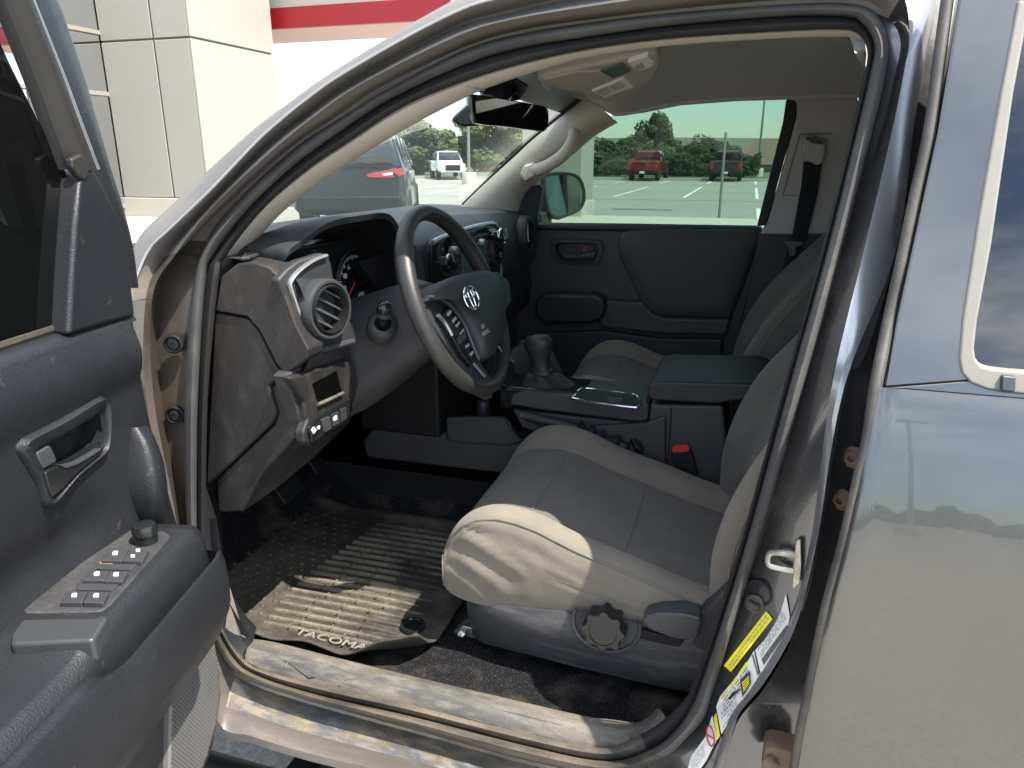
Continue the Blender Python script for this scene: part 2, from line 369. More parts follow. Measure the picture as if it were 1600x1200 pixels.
J3 = [(265,815),(228,620),(228,468),(258,400),(312,334),(408,234),(478,179),(542,134),(700,48),(790,21),(920,-8),(1050,-28),(1220,-50),(1370,-60),(1450,-40),(1460,10),(1447,80),(1425,208),(1398,400),(1318,608),(1276,848),(1243,978),(1195,1065),(1153,1118),(1136,1165),(1100,1245),(960,1300),(830,1265),(642,1215),(486,1178),(392,1150),(342,1130),(298,1010),(275,905)]
J4 = [(245,815),(210,620),(208,470),(235,390),(296,333),(402,222),(460,172),(530,120),(690,30),(780,-2),(920,-30),(1050,-50),(1220,-75),(1370,-85)]
J5 = [(230,815),(195,620),(196,470),(212,380),(273,316),(385,212),(449,162),(518,113),(676,18),(770,-25),(920,-60),(1050,-80),(1220,-105),(1370,-115)]
NS = len(Wout); NR = NS * 6
def ring(keys, off, closed=True, n=NR):
    P = [PS(u, v, off(i) if callable(off) else off) for i, (u, v) in enumerate(keys)]
    return cr(P, n, closed)
def blend(A, B, f): return [(a[0] * (1 - f) + b[0] * f, a[1] * (1 - f) + b[1] * f) for a, b in zip(A, B)]
# rubber weatherstrip: round bulb outside, flat lip inside
bulb_rows = [ring(Wout, .040), ring(blend(Wout, Wmid, .08), .022), ring(blend(Wout, Wmid, .28), .008), ring(blend(Wout, Wmid, .5), .004), ring(blend(Wout, Wmid, .75), .012), ring(blend(Wout, Wmid, .93), .028), ring(Wmid, .036)]
lip_rows = [ring(Wmid, .036), ring(blend(Wmid, Win, .12), .030), ring(blend(Wmid, Win, .5), .026), ring(blend(Wmid, Win, .9), .034), ring(Win, .048)]
upper_ = lambda r: r[32 * 6:] + r[:25 * 6 + 1]
sill_ = lambda r: r[25 * 6: 32 * 6 + 1]
b = MB(); b.grid([upper_(r) for r in bulb_rows]); wstrip = b.build('weatherstrip', K['bulb'], truck, angle=60)
b = MB(); b.grid([upper_(r) for r in lip_rows]); b.build('weatherstrip_lip', K['lip'], wstrip, angle=60)
b = MB(); b.grid([sill_(r) for r in bulb_rows]); wsill = b.build('sill_weatherstrip', K['sill_rubber'], truck, angle=60)
b = MB(); b.grid([sill_(r) for r in lip_rows]); b.build('sill_weatherstrip_lip', K['sill_rubber'], wsill, angle=60)
# painted jamb and outer side panel
offJ1 = lambda i: .040 if i < 14 or i > 26 else .036
offJ2 = lambda i: (-.026 if 3 <= i < 14 else (.0 if i < 3 else (-.015 if i < 19 else -.006 if i < 20 else (.004 if i <= 25 else -.006))))
offJ3 = lambda i: (.012 if 3 <= i < 14 else (-.012 if i < 3 else (.010 if i < 19 else (-.014 if i <= 25 else -.045))))
seg = lambda r, a, z: r[a * 6: z * 6 + 1]
r_w, r1, r2, r3 = ring(Wout, .042), ring(J1, offJ1), ring(J2, offJ2), ring(J3, offJ3)
def strip(name, rows, m, par=truck, **k):
    b = MB(); b.grid(rows); return b.build(name, m, par, **k)
roll = lambda r: r[28*6:] + r[:3*6+1]          # sill front half and hinge pillar are one run across the seam
A_ = lambda r: seg(r, 3, 14)
m12 = [a.lerp(c, .5) + Vector((0, -.004, 0)) for a, c in zip(r1, r2)]
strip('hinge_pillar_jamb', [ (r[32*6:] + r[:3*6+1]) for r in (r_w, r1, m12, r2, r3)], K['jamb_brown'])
strip('roof_rail_jamb', [A_(r) for r in (r_w, r1, m12, r2)], K['jamb_tan'])
bpill = strip('center_pillar_jamb', [seg(r, 14, 26) for r in (r_w, r1, m12, r2)], K['jamb_gloss'])
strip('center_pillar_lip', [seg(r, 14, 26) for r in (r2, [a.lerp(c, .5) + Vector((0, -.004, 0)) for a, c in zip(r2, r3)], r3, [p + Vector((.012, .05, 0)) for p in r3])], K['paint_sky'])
sill = strip('sill_panel', [seg(r, 26, 32) for r in (r_w, r1, [a.lerp(c, .3) for a, c in zip(r1, r2)], [a.lerp(c, .6) for a, c in zip(r1, r2)], r2)], K['sill'])
low = [p + Vector((0, -.012, -.05)) for p in r3]
strip('rocker_panel', [seg(r, 26, 32) for r in (r2, [a.lerp(c, .5) + Vector((0, -.006, .004)) for a, c in zip(r2, r3)], r3, [p + Vector((0, .004, -.022)) for p in r3], [p + Vector((0, .09, -.03)) for p in r3], [p + Vector((0, .12, .05)) for p in r3])], K['rocker'])
r4, r5 = ring(J4, lambda i: -.030 if i > 2 else -.03, False, 13 * 6 + 1), ring(J5, lambda i: .012 if i > 2 else -.03, False, 13 * 6 + 1)
r3o = r3[:13 * 6 + 1]; r2o = r2[:13 * 6 + 1]
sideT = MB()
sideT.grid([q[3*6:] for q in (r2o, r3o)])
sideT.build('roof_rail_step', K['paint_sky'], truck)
strip('roof_rail_gutter', [q[2*6:] for q in (r3o, [a.lerp(c, .35) + Vector((0, .016, 0)) for a, c in zip(r3o, r4)], [a.lerp(c, .8) + Vector((0, .004, 0)) for a, c in zip(r3o, r4)], r4)], K['jamb_tan'])
rail('gutter_highlight', [p + Vector((0, -.002, .001)) for p in r4[14::4]], .0022, K['silver'], truck, n=6, k=80)  # added bright tube, the gutter edge's highlight put into its colour
strip('a_pillar_skin', [q[2*6:] for q in (r4, [a.lerp(c, .5) + Vector((0, -.010, .0)) for a, c in zip(r4, r5)], r5, [p + Vector((0, .05, .004)) for p in r5])], K['jamb_dark'])
strip('hinge_pillar_skin', [q[:2*6+1] for q in (r3o, r4, r5, [p + Vector((-.05, .01, 0)) for p in r5])], K['paint'])

# roof skin and its far side, mirrored about the centre line y = .80
YC = .80
mir = lambda p: Vector((p.x, 2 * YC - p.y, p.z))
rs = [r5[i] for i in range(8 * 6, 13 * 6 + 1, 6)]
rs = [Vector((p.x, p.y + .05, p.z + .004)) for p in rs] + [Vector((x, rs[-1].y + .05, rs[-1].z - .012 * k)) for k, x in enumerate((.45, .8, 1.15))]
b = MB(); b.grid([[p.lerp(mir(p), f) + Vector((-.10 * math.sin(math.pi * f) * (1 if i == 0 else .3 if i == 1 else 0), 0, .10 * math.sin(math.pi * f) ** .7)) for f in [k / 10 for k in range(11)]] for i, p in enumerate(rs)])
roof = b.build('roof', K['paint'], truck)

# front A-pillar trim inside the cab
Tr = [(346,437),(385,394),(440,333),(510,278),(585,230),(660,187),(750,142),(830,114),(920,89),(1050,71),(1220,60),(1320,58),(1346,62)]
n = 6 * 12 + 1
wi = ring(Win, .048)[2*6:14*6+1]
tr = cr([PS(u, v, .115) for u, v in Tr], n)
b = MB(); b.grid([[a + Vector((0, .0, 0)) for a in wi], [a.lerp(c, .15) + Vector((0, -.012, -.002)) for a, c in zip(wi, tr)], [a.lerp(c, .5) + Vector((0, -.022, -.004)) for a, c in zip(wi, tr)], [a.lerp(c, .85) + Vector((0, -.010, -.002)) for a, c in zip(wi, tr)], tr, [p + Vector((-.004, .03, .012)) for p in tr]])
ptrim = b.build('pillar_trim', K['beige'], truck, angle=70)
s0, s1 = PS(724, 126, .05), PS(757, 141, .108)
rail('trim_joint', [s0, s0.lerp(s1, .5) + Vector((0, -.023, -.004)), s1], .0012, K['ink_grey'], ptrim, n=5)

# headliner: driver edge -> far side edge
dr = [Vector(p) for p in tr[6*6::6]]
dr = dr[:-1] + [Vector((.17, .262, 1.648)), Vector((.45, .262, 1.645)), Vector((.8, .265, 1.64)), Vector((1.12, .27, 1.62))]
Yp = 1.40
pr = [PY(u, v, Yp) for u, v in ((908,153),(930,164),(962,181),(1000,176),(1060,164),(1150,157),(1240,154))]
pr = pr[:6] + [Vector((.17, Yp, 1.69)), Vector((.45, Yp, 1.69)), Vector((.8, Yp, 1.68)), Vector((1.12, Yp, 1.66))]
pr = cr(pr, len(dr))
rows = []
for f in [k / 14 for k in range(15)]:
    h = math.sin(math.pi * f) ** .6
    rows.append([a.lerp(c, f) + Vector((-.06 * math.sin(math.pi * f) * max(0, 1 - i * .5), 0, .10 * h)) for i, (a, c) in enumerate(zip(dr, pr))])
b = MB(); b.grid([cr(r, 40) for r in rows])
headliner = b.build('headliner', K['headliner'], truck, angle=80)
b = MB(); b.grid([[Vector((1.13, y, z)) for y in (.02, .8, 1.6)] for z in (.5, 1.0, 1.75)])
b.build('cab_back_panel', K['plastic'], truck, solid=.02)
# closed side structure behind the door opening: roof rail over the rear door, inner pillar trim, rear quarter
b = MB(); rl = [PS(u, v, .05) for u, v in ((1338,50),(1350,64),(1352,84),(1342,154),(1322,240),(1281,400),(1224,608),(1157,848),(1112,990))]
b.grid([rl, [p + Vector((.03, .10, .0)) for p in rl], [p + Vector((.20, .11, 0)) for p in rl], [p + Vector((.22, .03, 0)) for p in rl]]); b.build('near_center_pillar_trim', K['headliner'], truck)
rrl = MB(); rrl.grid([[Vector((x, y, z)) for x in (.30, .5, .85, 1.16)] for y, z in ((.115, 1.58), (.135, 1.66), (.17, 1.735), (.30, 1.79), (.34, 1.72), (.25, 1.63), (.14, 1.57))]); rrl.build('rear_roof_rail', K['paint'], truck)
b = MB(); b.grid([[Vector((x, y, z)) for x in (.18, .26, .42)] for y, z in ((.19, 1.56), (.205, 1.66), (.23, 1.80))]); b.build('corner_light_block', K['headliner'], truck, solid=.01)  # added sheet that blocks sun leaking in at the roof corner
b = MB(); b.grid([[Vector((x, .02, z)) for x in (.62, .9, 1.16)] for z in (.5, 1.2)] + [[Vector((x, .10, 1.72)) for x in (.62, .9, 1.16)]]); b.build('rear_quarter_panel', K['paint'], truck, solid=.02)
b = MB(); b.grid([[Vector((x, -.02, z)) for x in (.22, .5, .9)] for z in (.55, .9, 1.28)]); b.build('rear_door_card', K['plastic'], truck, solid=.02)

# closed rear door with window
def ysk(z):
    if z > 1.335: return -.062 + .34 * (z - 1.22)
    if z > 1.262: return -.023 - .047 * ((1.335 - z) / .073) ** .8
    t = max(0.0, min(1.0, (1.262 - z) / .56))                  # the skin keeps swelling out below the shoulder, then turns upright
    return -.070 - .0775 * (1 - (1 - t) ** 2.6)
def PR(u, v, d=0.0):
    y = -.1
    for _ in range(40): y = .5 * y + .5 * (ysk(PY(u, v, y).z) + d)
    return PY(u, v, y)
edge = [(1377,622),(1374,640),(1365,680),(1352,740),(1327,848),(1300,950),(1275,1075),(1259,1156),(1252,1200),(1236,1300),(1226,1380)]
E3 = [PR(u, v) for u, v in edge]
zt = PR(1381, 604).z
rows = []
zs = [zt - .001] + [zt - .073 * k / 6 for k in range(1, 7)] + [1.262 - .05 * k for k in range(1, 13)]
def xedge(z):
    for a, c in zip(E3, E3[1:]):
        if a.z >= z >= c.z: return a.x + (c.x - a.x) * (a.z - z) / max(1e-6, a.z - c.z)
    return E3[0].x if z > E3[0].z else E3[-1].x
for z in zs:
    x0 = xedge(z); y = ysk(min(z, 1.3349))
    fold = .006 * max(0, 1 - abs(z - .735) / .03)
    rows.append([Vector((x0 + .004, y + .03, z)), Vector((x0 - .004, y + .016, z)), Vector((x0 - .003, y + .004, z)), Vector((x0 + .003, y, z))] + [Vector((x0 + .02 + (1.0 - .02 - x0) * (k / 12), y + fold, z)) for k in range(13)])
b = MB(); b.grid(rows)
rdoor = b.build('rear_door', K['paint'], truck, angle=50)
# window frame of the rear door: flat leaning panel round the opening, moulding and glass
def SW(x, z, off): return Vector((x, off + tumble(z), z))
of = -.062
o_l = [(1505,-60),(1498,0),(1482,104),(1465,208),(1444,304),(1423,400),(1402,496),(1381,606)]
i_l = [(1600,-60),(1593,0),(1567,143),(1533,333),(1508,500),(1502,560),(1506,580),(1518,595),(1540,605),(1568,611)]
OL = [PS(u, v, of) for u, v in o_l]; IL = [PS(u, v, of) for u, v in i_l]
zb_, zi = OL[-1].z, IL[-1].z; zo = OL[0].z
OR = [SW(.86, zb_, of), SW(.78, zo, of)]; IR = [SW(.76, zi, of), SW(.72, IL[0].z - .02, of)]
OL[-1] = SW(OL[-1].x, zb_, of)
# four limbs: front pillar, sill strip, rear pillar, top rail
b = MB(); b.prism(OL + IL[::-1][2:], (0, .02, 0)); rfp = b.build('window_frame_front', K['paint'], rdoor, bevel=.003)
b = MB(); b.prism([OL[-1], OR[0], SW(.86, zi - .001, of), IL[-1], IL[-2], IL[-3]], (0, .019, 0)); b.build('window_frame_sill', K['paint'], rdoor, bevel=.002)
b = MB(); b.prism([IR[0], SW(.86, zi, of), OR[1], SW(.70, zo, of), IR[1]], (0, .02, 0)); b.build('window_frame_rear', K['paint'], rdoor, bevel=.003)
b = MB(); b.prism([IL[0], IR[1], SW(.70, zo - .0005, of), OL[0]], (0, .018, 0)); b.build('window_frame_top', K['paint'], rdoor, bevel=.002)
ml_o = [(1590,0),(1563,143),(1529,333),(1503,500),(1498,560),(1502,583),(1516,599),(1540,609),(1570,615)]
ml_i = [(1612,0),(1585,143),(1550,383),(1528,500),(1523,545),(1525,560),(1533,571),(1550,576),(1578,579)]
b = MB(); b.prism([PS(u, v, of - .003) for u, v in ml_o] + [SW(.76, PS(1570,615,of).z, of - .003), SW(.76, PS(1578,579,of).z, of - .003)] + [PS(u, v, of - .003) for u, v in ml_i[::-1]], (0, .017, 0)); b.build('window_moulding', K['moulding'], rdoor, bevel=.004)
plate('moulding_clip', [PS(u, v, -.071) for u, v in ((1566,587),(1588,589),(1587,613),(1565,611))], (0, .01, 0), K['satin'], rdoor, .002)
b = MB(); b.prism([PS(u, v, of + .008) for u, v in ((1606,-60),(1598,0),(1560,300),(1518,500),(1516,582))] + [SW(.77, PS(1516,590,of).z, of + .008), SW(.73, IL[0].z, of + .008)], (0, .004, 0)); b.build('window_glass', K['rear_glass'], rdoor)
# rubber seal down the leading edge of the rear door and the dark gap behind it
rub = [(1488,-60),(1480,0),(1466,104),(1452,208),(1431,304),(1411,400),(1390,496),(1369,600),(1357,680),(1342,748),(1318,852),(1291,955),(1266,1078),(1249,1158),(1228,1300)]
b = MB(); P = cra([PR(u, v, .012) for u, v in rub], 80); b.tube(P, .0075, 10); b.build('door_edge_seal', K['rubber_dusty'], rdoor)
# inner wall of the gap between pillar and rear door
g0 = [(1440,-78),(1440,-40),(1425,208),(1398,400),(1350,560),(1312,608),(1280,848),(1246,978),(1198,1070),(1156,1122),(1138,1168),(1105,1250)]
g1 = [(1508,-78),(1500,-40),(1470,208),(1430,400),(1395,560),(1385,608),(1345,848),(1305,978),(1285,1070),(1268,1122),(1262,1168),(1245,1250)]
b = MB(); b.grid([cr([PS(u, v, .03) for u, v in g0], 60), cr([PS(u, v, .045) for u, v in g1], 60)])
gapw = b.build('pillar_gap_panel', K['jamb_gloss'], truck)
# lower rear hinge and its bolts
h0 = [PS(u, v, -.02) for u, v in ((1196,1172),(1206,1168),(1250,1178),(1250,1215),(1190,1215))]
hin = plate('lower_hinge', h0, (0, .04, 0), K['rust'], truck, .003)
b = MB(); b.lathe([(.012, 0), (.012, .006), (.009, .009)], 12, nframe(PS(1203, 1192, -.022), (0, -1, 0), (1, 0, 0)), cap0=False); b.build('hinge_bolt', K['rust'], hin)
for (u, v) in ((1334, 714), (1316, 780)):
    M_ = nframe(PS(u, v, .036), (-.5, -.85, 0), (0, 0, 1))
    b = MB(); b.lathe([(.016, 0), (.016, .003), (.011, .006), (.009, .010), (.005, .010), (.004, .004)], 18, M_); b.build('hinge_bolt', K['rust'], gapw)
# striker, buffer cup, labels on the pillar face
def uat(poly, v):
    for a, c in zip(poly, poly[1:]):
        if min(a[1], c[1]) <= v <= max(a[1], c[1]) and a[1] != c[1]: return a[0] + (c[0] - a[0]) * (v - a[1]) / (c[1] - a[1])
    return poly[-1][0]
JB1, JB2 = J1[15:27], J2[15:27]
def PJ(u, v, d=.002):
    a, c = uat(JB1, v), uat(JB2, v); f = max(0, min(1, (u - a) / max(1, c - a)))
    return PS(u, v, .036 * (1 - f) + .003 * f - .004 * math.sin(math.pi * f) - d)
st = plate('striker_plate', [PJ(u, v, .003) for u, v in ((1243,841),(1251,841),(1252,880),(1250,908),(1240,918),(1237,914),(1239,880))], (0, -.006, 0), K['zinc'], truck, .002)
rail('striker_loop', [PJ(1243,868,.006), PJ(1222,864,.014), PJ(1206,863,.017), PJ(1201,869,.018), PJ(1201,880,.018), PJ(1207,885,.017), PJ(1240,892,.006)], .0048, K['zinc'], st, n=8)
b = MB(); b.lathe([(.021, .001), (.021, .006), (.017, .0065), (.014, -.004), (.0, -.006)], 24, nframe(PJ(1187, 925, 0), (-.35, -.93, .1), (0, 0, 1)), False, False); b.build('buffer_cup', K['black'], truck)
b = MB(); b.lathe([(.015, .0), (.015, .004), (.011, .006), (.008, .003), (.0, .003)], 20, nframe(PJ(1180, 943, .001), (-.35, -.93, .1), (0, 0, 1)), False, False); b.build('buffer_screw', K['rubber_dusty'], truck)
def sticker(name, pts, m, d=.0025, par=bpill):
    b = MB(); P = [PJ(u, v, d) for u, v in pts]; b.poly(P); return b.build(name, m, par, smooth=False, solid=.0006)
sticker('yellow_label', [(1197,955),(1207,967),(1142,1050),(1131,1040)], K['label_yellow'])
sticker('tyre_label', [(1228,928),(1234,963),(1231,981),(1215,1018),(1189,1055),(1180,1016),(1201,992),(1220,957)], K['label_white'])
sticker('certification_label', [(1178,1017),(1186,1055),(1171,1079),(1148,1114),(1127,1147),(1119,1104),(1125,1088),(1150,1058),(1169,1032)], K['label_white'])
sticker('child_seat_label', [(1113,1118),(1121,1154),(1104,1188),(1080,1222),(1072,1212),(1080,1182),(1102,1152)], K['label_white'])
def lines(pa, pb, qa, qb, n, m, d=.004, w=.5, name='label_print', dash=0, rnd=None):
    """rows of small print: n strokes across the quad pa->pb (first row) to qa->qb (last row)"""
    b = MB(); rnd = random.Random(rnd or 3)
    L = lambda p, q, f: (p[0] + (q[0] - p[0]) * f, p[1] + (q[1] - p[1]) * f)
    for i in range(n):
        f0 = (i + .5 - w / 2) / n; f1 = (i + .5 + w / 2) / n
        a0, a1, c0, c1 = L(pa, qa, f0), L(pb, qb, f0), L(pa, qa, f1), L(pb, qb, f1)
        s = 0.0
        end = 1.0 if rnd.random() < .7 else .6 + .4 * rnd.random()
        while s < end:
            e = min(end, s + (dash * (.5 + rnd.random()) if dash else 1))
            b.poly([PJ(*L(a0, a1, s), d), PJ(*L(a0, a1, e), d), PJ(*L(c0, c1, e), d), PJ(*L(c0, c1, s), d)])
            s = e + (dash * .35 if dash else 1)
    return b.build(name, m, bpill, smooth=False)
lines((1196,960),(1138,1038),(1202,967),(1144,1045), 2, K['ink_grey'], dash=.06, w=.34)
lines((1222,955),(1184,1013),(1229,966),(1189,1028), 4, K['ink_grey'], dash=.10, w=.4, rnd=5)
lines((1228,975),(1186,1032),(1233,984),(1191,1046), 1, K['ink'], dash=.018, w=.7, rnd=6, name='bar_code')
lines((1166,1034),(1127,1090),(1168,1037),(1129,1093), 1, K['label_yellow'], dash=.3, w=1.0, name='label_header')
lines((1167,1040),(1128,1096),(1171,1062),(1131,1116), 4, K['ink'], dash=.12, w=.3, rnd=8)
lines((1150,1092),(1126,1112),(1153,1104),(1130,1140), 4, K['ink_grey'], dash=.14, w=.35, rnd=9)
lines((1156,1062),(1172,1048),(1160,1090),(1173,1068), 1, K['ink'], w=1.0, name='label_panel')
lines((1159,1066),(1170,1055),(1162,1082),(1171,1068), 4, K['label_yellow'], d=.005, w=.5, name='label_panel_print')
lines((1174,1024),(1183,1056),(1177,1022),(1186,1052), 1, K['ink'], dash=.05, w=.8, rnd=4, name='bar_code')
lines((1119,1113),(1125,1150),(1115,1122),(1121,1156), 1, K['label_yellow'], w=1.0, name='label_header')
lines((1098,1160),(1080,1190),(1102,1180),(1080,1214), 5, K['ink_grey'], dash=.2, w=.3, rnd=12)
b = MB(); cx, cy = 1110, 1150
P = [PJ(cx + 5.5 * math.cos(a) + 2 * math.sin(a), cy + 16 * math.sin(a), .0045) for a in [2 * math.pi * k / 28 for k in range(28)]]
b.tube(P, .0012, 5, True); b.tube([PJ(cx - 5, cy - 2, .0045), PJ(cx + 5, cy + 4, .0045)], .001, 5)
b.build('warning_circle', K['red'], bpill)
# check-strap grommets on the hinge pillar
for (u, v) in ((272, 537), (274, 648)):
    M_ = nframe(PS(u, v, .036), (.25, -.96, .05), (1, 0, 0))
    b = MB(); b.lathe([(.018, -.004), (.018, .004), (.0145, .006), (.0135, .001), (.011, .001), (.010, .004), (.0035, .005), (.003, .003), (0, .003)], 24, M_, False, False); b.build('hinge_grommet', K['black'], truck)
# fender and hood ahead of the pillar, windscreen base, front bulkhead
b = MB(); b.grid([[Vector((x, y, z)) for x, z in ((-1.02, 1.20), (-1.4, 1.19), (-1.9, 1.15), (-2.3, 1.06))] for y, z in ((-.10, 0),)] + [[Vector((x, -.13, z)) for x, z in ((-1.02, .9), (-1.4, .95), (-1.9, .95), (-2.3, .9))], [Vector((x, -.11, z)) for x, z in ((-1.02, .5), (-1.4, .75), (-1.9, .75), (-2.3, .6))]])
b.build('front_fender', K['paint'], truck, solid=.01)
b = MB(); b.grid([[Vector((x, y, z + .05 * math.sin(math.pi * (y + .1) / 1.8))) for x, z in ((-1.12, 1.215), (-1.5, 1.21), (-1.9, 1.17), (-2.3, 1.08), (-2.36, .8))] for y in (-.1, .1, .45, .8, 1.15, 1.5, 1.7)])
b.build('hood', K['paint'], truck, solid=.01)
b = MB(); b.grid([[Vector((-1.30, y, z)) for y in (.03, .8, 1.57)] for z in (.45, 1.1, 1.26)]); b.build('firewall', K['black'], truck, solid=.01)
# ----------------------------------------------------------------- open driver door (hinged at the front pillar)
def DP(s, n, z): return D0 + DD * s + DN * n + Vector((0, 0, z - 1.0))
front = [(.018,1.335),(.02,1.269),(.019,1.195),(.008,1.113),(-.013,.989),(-.029,.902),(-.061,.779),(-.066,.70),(-.060,.655),(-.02,.59),(.03,.565)]
def sfr(z):
    for (a, za), (c, zc) in zip(front, front[1:]):
        if za >= z >= zc: return a + (c - a) * (za - z) / (za - zc)
    return front[0][0] if z > front[0][1] else front[-1][0]
def nrel(s, z):
    """relief of the door card: rolled belt, scooped middle, pocket below the armrest"""
    n = 0.0
    if z > 1.24: n += .012 * math.sin(math.pi * min(1, (1.322 - z) / .082)) if z < 1.322 else 0
    n -= .024 * math.exp(-((z - 1.085) / .045) ** 2) * min(1, max(0, (s - .09) / .10))
    n -= .018 * math.exp(-((z - .76) / .10) ** 2) * min(1, max(0, (s - .10) / .08))
    return n
zs_ = [1.322 - (1.322 - .57) * k / 88 for k in range(89)]
b = MB()
rows = []
for z in zs_:
    s0 = sfr(z); r = [DP(s0 - .002, -.055, z), DP(s0 - .006, -.030, z), DP(s0 - .002, -.010, z), DP(s0 + .006, -.002, z)]
    for k in range(64):
        s = s0 + .016 + (.95 - s0) * (k / 63) ** 1.5; r.append(DP(s, nrel(s, z), z))
    rows.append(r)
bo = [(28,702),(33,690),(46,680),(100,652),(152,620),(163,620),(170,634),(171,665),(168,695),(160,712),(120,744),(85,786),(76,792),(70,786),(60,755),(40,722)]
def inside(p, poly):
    c = False
    for (x0, y0), (x1, y1) in zip(poly, poly[1:] + poly[:1]):
        if (y0 > p[1]) != (y1 > p[1]) and p[0] < (x1 - x0) * (p[1] - y0) / (y1 - y0) + x0: c = not c
    return c
bz2 = [((p - D0).dot(DD), p.z) for p in [PD(u, v, .004) for u, v in bo]]
bcx, bcz = sum(p[0] for p in bz2) / len(bz2), sum(p[1] for p in bz2) / len(bz2)
bz2 = [(bcx + (a - bcx) * .86, bcz + (c - bcz) * .86) for a, c in bz2]
b.grid(rows)
keep = []
for f_ in b.f:                                                   # opening for the handle cup
    q = sum((b.v[i] for i in f_), Vector()) / len(f_)
    if not inside(((q - D0).dot(DD), q.z), bz2): keep.append(f_)
b.f = keep
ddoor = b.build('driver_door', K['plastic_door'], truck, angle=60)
K['seal_dirty'] = mat('dirty window sweep', (.03, .026, .022), .6, dust=((.13, .095, .065), .6, 12, .42))
# belt roll and dirty window sweep
b = MB(); b.grid([[DP(s, n, z) for s in (.018, .06, .11, .2, .4, .7, .95)] for n, z in ((0, 1.321), (-.004, 1.329), (-.014, 1.334), (-.03, 1.334))]); b.build('belt_trim', K['plastic_door'], ddoor)
b = MB(); b.tube([DP(s, -.022, 1.338) for s in (.10, .3, .6, .95)], .006, 8); b.build('window_sweep', K['seal_dirty'], ddoor)
# outer shell, bottom and window frame
b = MB()
b.grid([[DP(s, -.055, z) for s in (sfr(z) - .002, .3, .95)] + [DP(.95, -.10, z)] + [DP(s, -.135 - .02 * math.sin(math.pi * (1.33 - z) / .8), z) for s in (.6, .3)] + [DP(sfr(z) + .02, -.12, z)] for z in (1.30, 1.15, 1.0, .85, .7, .57)], cu=True)
b.build('door_shell', K['paint'], ddoor, angle=50)
sail = [PD(u, v, .002) for u, v in ((136,262),(150,268),(163,292),(178,322),(190,350),(198,385),(205,430),(210,470),(213,494),(160,508),(108,524),(112,440),(118,350),(124,285))]
plate('mirror_sail_cover', sail, DN * -.03, K['plastic_door'], ddoor, .006, 4)
# frame: painted outer, bright line, dusty rubber run, black inner seal
fl = [(140,265),(112,190),(88,125),(62,60),(38,0),(-10,-120)]
def bandd(name, off0, off1, n0, n1, m, bulge=.006):
    A = cr([PD(u + off0, v, n0) for u, v in fl], 30); B = cr([PD(u + off1, v, n1) for u, v in fl], 30)
    b = MB(); b.grid([A, [p.lerp(q, .3) + DN * bulge for p, q in zip(A, B)], [p.lerp(q, .7) + DN * bulge for p, q in zip(A, B)], B]); return b.build(name, m, ddoor, angle=70)
A = cr([PD(u, v, -.010) for u, v in ((-6,-120),(54,0),(78,60),(104,125),(128,190),(152,262),(176,325),(194,385),(206,450))], 50); B = cr([PD(u, v, -.03) for u, v in ((28,-120),(90,0),(112,60),(134,125),(152,190),(172,262),(190,325),(204,385),(212,450))], 50)
b = MB(); b.grid([A, [p.lerp(q, .3) + DN * .006 for p, q in zip(A, B)], [p.lerp(q, .7) + DN * .006 for p, q in zip(A, B)], B, [q + DN * -.06 for q in B]]); b.build('window_frame_outer', K['plastic_door'], ddoor, angle=70)
bandd('window_frame_groove', 3, 16, -.016, -.010, K['black'], 0)
bandd('window_frame_trim_line', 12, 15.5, -.006, -.008, K['silver'], .002)
bandd('glass_run_seal', -32, 5, -.012, -.008, K['seal_brown'], .014)
bandd('glass_run_lip', -52, -31, -.022, -.012, K['black'], .003)
plate('frame_foot', [PD(u, v, .004) for u, v in ((114,262),(124,276),(134,283),(140,274),(140,258),(128,240),(112,248))], DN * -.010, K['seal_brown'], ddoor, .003)
plate('window_glass', [PD(u, v, -.020) for u, v in ((-60,-120),(-30,0),(15,100),(60,190),(100,262),(112,300),(108,440),(106,545),(0,585),(-300,700),(-400,300),(-300,-120))], DN * -.004, K['dark_glass'], ddoor, 0)
plate('rear_glass_run', [PD(u, v, -.012) for u, v in ((106,295),(120,300),(114,440),(108,548),(98,552),(102,440))], DN * -.014, K['black'], ddoor, .003)
# inside release handle: bezel ring, cup, lever and lock tab
bi = [(56,708),(60,702),(66,697),(105,676),(145,652),(160,640),(164,646),(166,672),(164,692),(157,704),(122,734),(92,768),(84,772),(79,766),(72,742),(62,722)]
ro, ri = cr([PD(u, v, .004) for u, v in bo], 64, True), cr([PD(u, v, .002) for u, v in bi], 64, True)
b = MB(); b.grid([[p + DN * -.006 for p in ro], [p + DN * -.002 for p in ro], [p.lerp(q, .25) + DN * .004 for p, q in zip(ro, ri)], [p.lerp(q, .8) + DN * .003 for p, q in zip(ro, ri)], ri, [p + DN * -.035 for p in ri]], cu=True)
b.poly([p + DN * -.035 for p in ri])
bez = b.build('handle_bezel', K['plastic_door'], ddoor, angle=45)
lev = [PD(u, v, .009) for u, v in ((71,738),(92,727),(104,727),(122,722),(140,712),(158,700),(164,692),(164,700),(158,710),(122,740),(94,770),(84,778),(78,768))]
plate('release_lever', lev, DN * -.024, K['gloss'], ddoor, .004, 4)
plate('release_lever_edge', [PD(u, v, .0105) for u, v in ((92,726),(104,726),(122,721),(140,711),(158,700),(158,704),(140,716),(120,727),(104,732))], DN * -.008, K['satin'], ddoor, .001)
plate('lock_tab', [PD(u, v, .004) for u, v in ((57,707),(78,694),(82,698),(90,715),(91,722),(70,735),(64,728))], DN * -.012, K['satin'], ddoor, .004, 4)
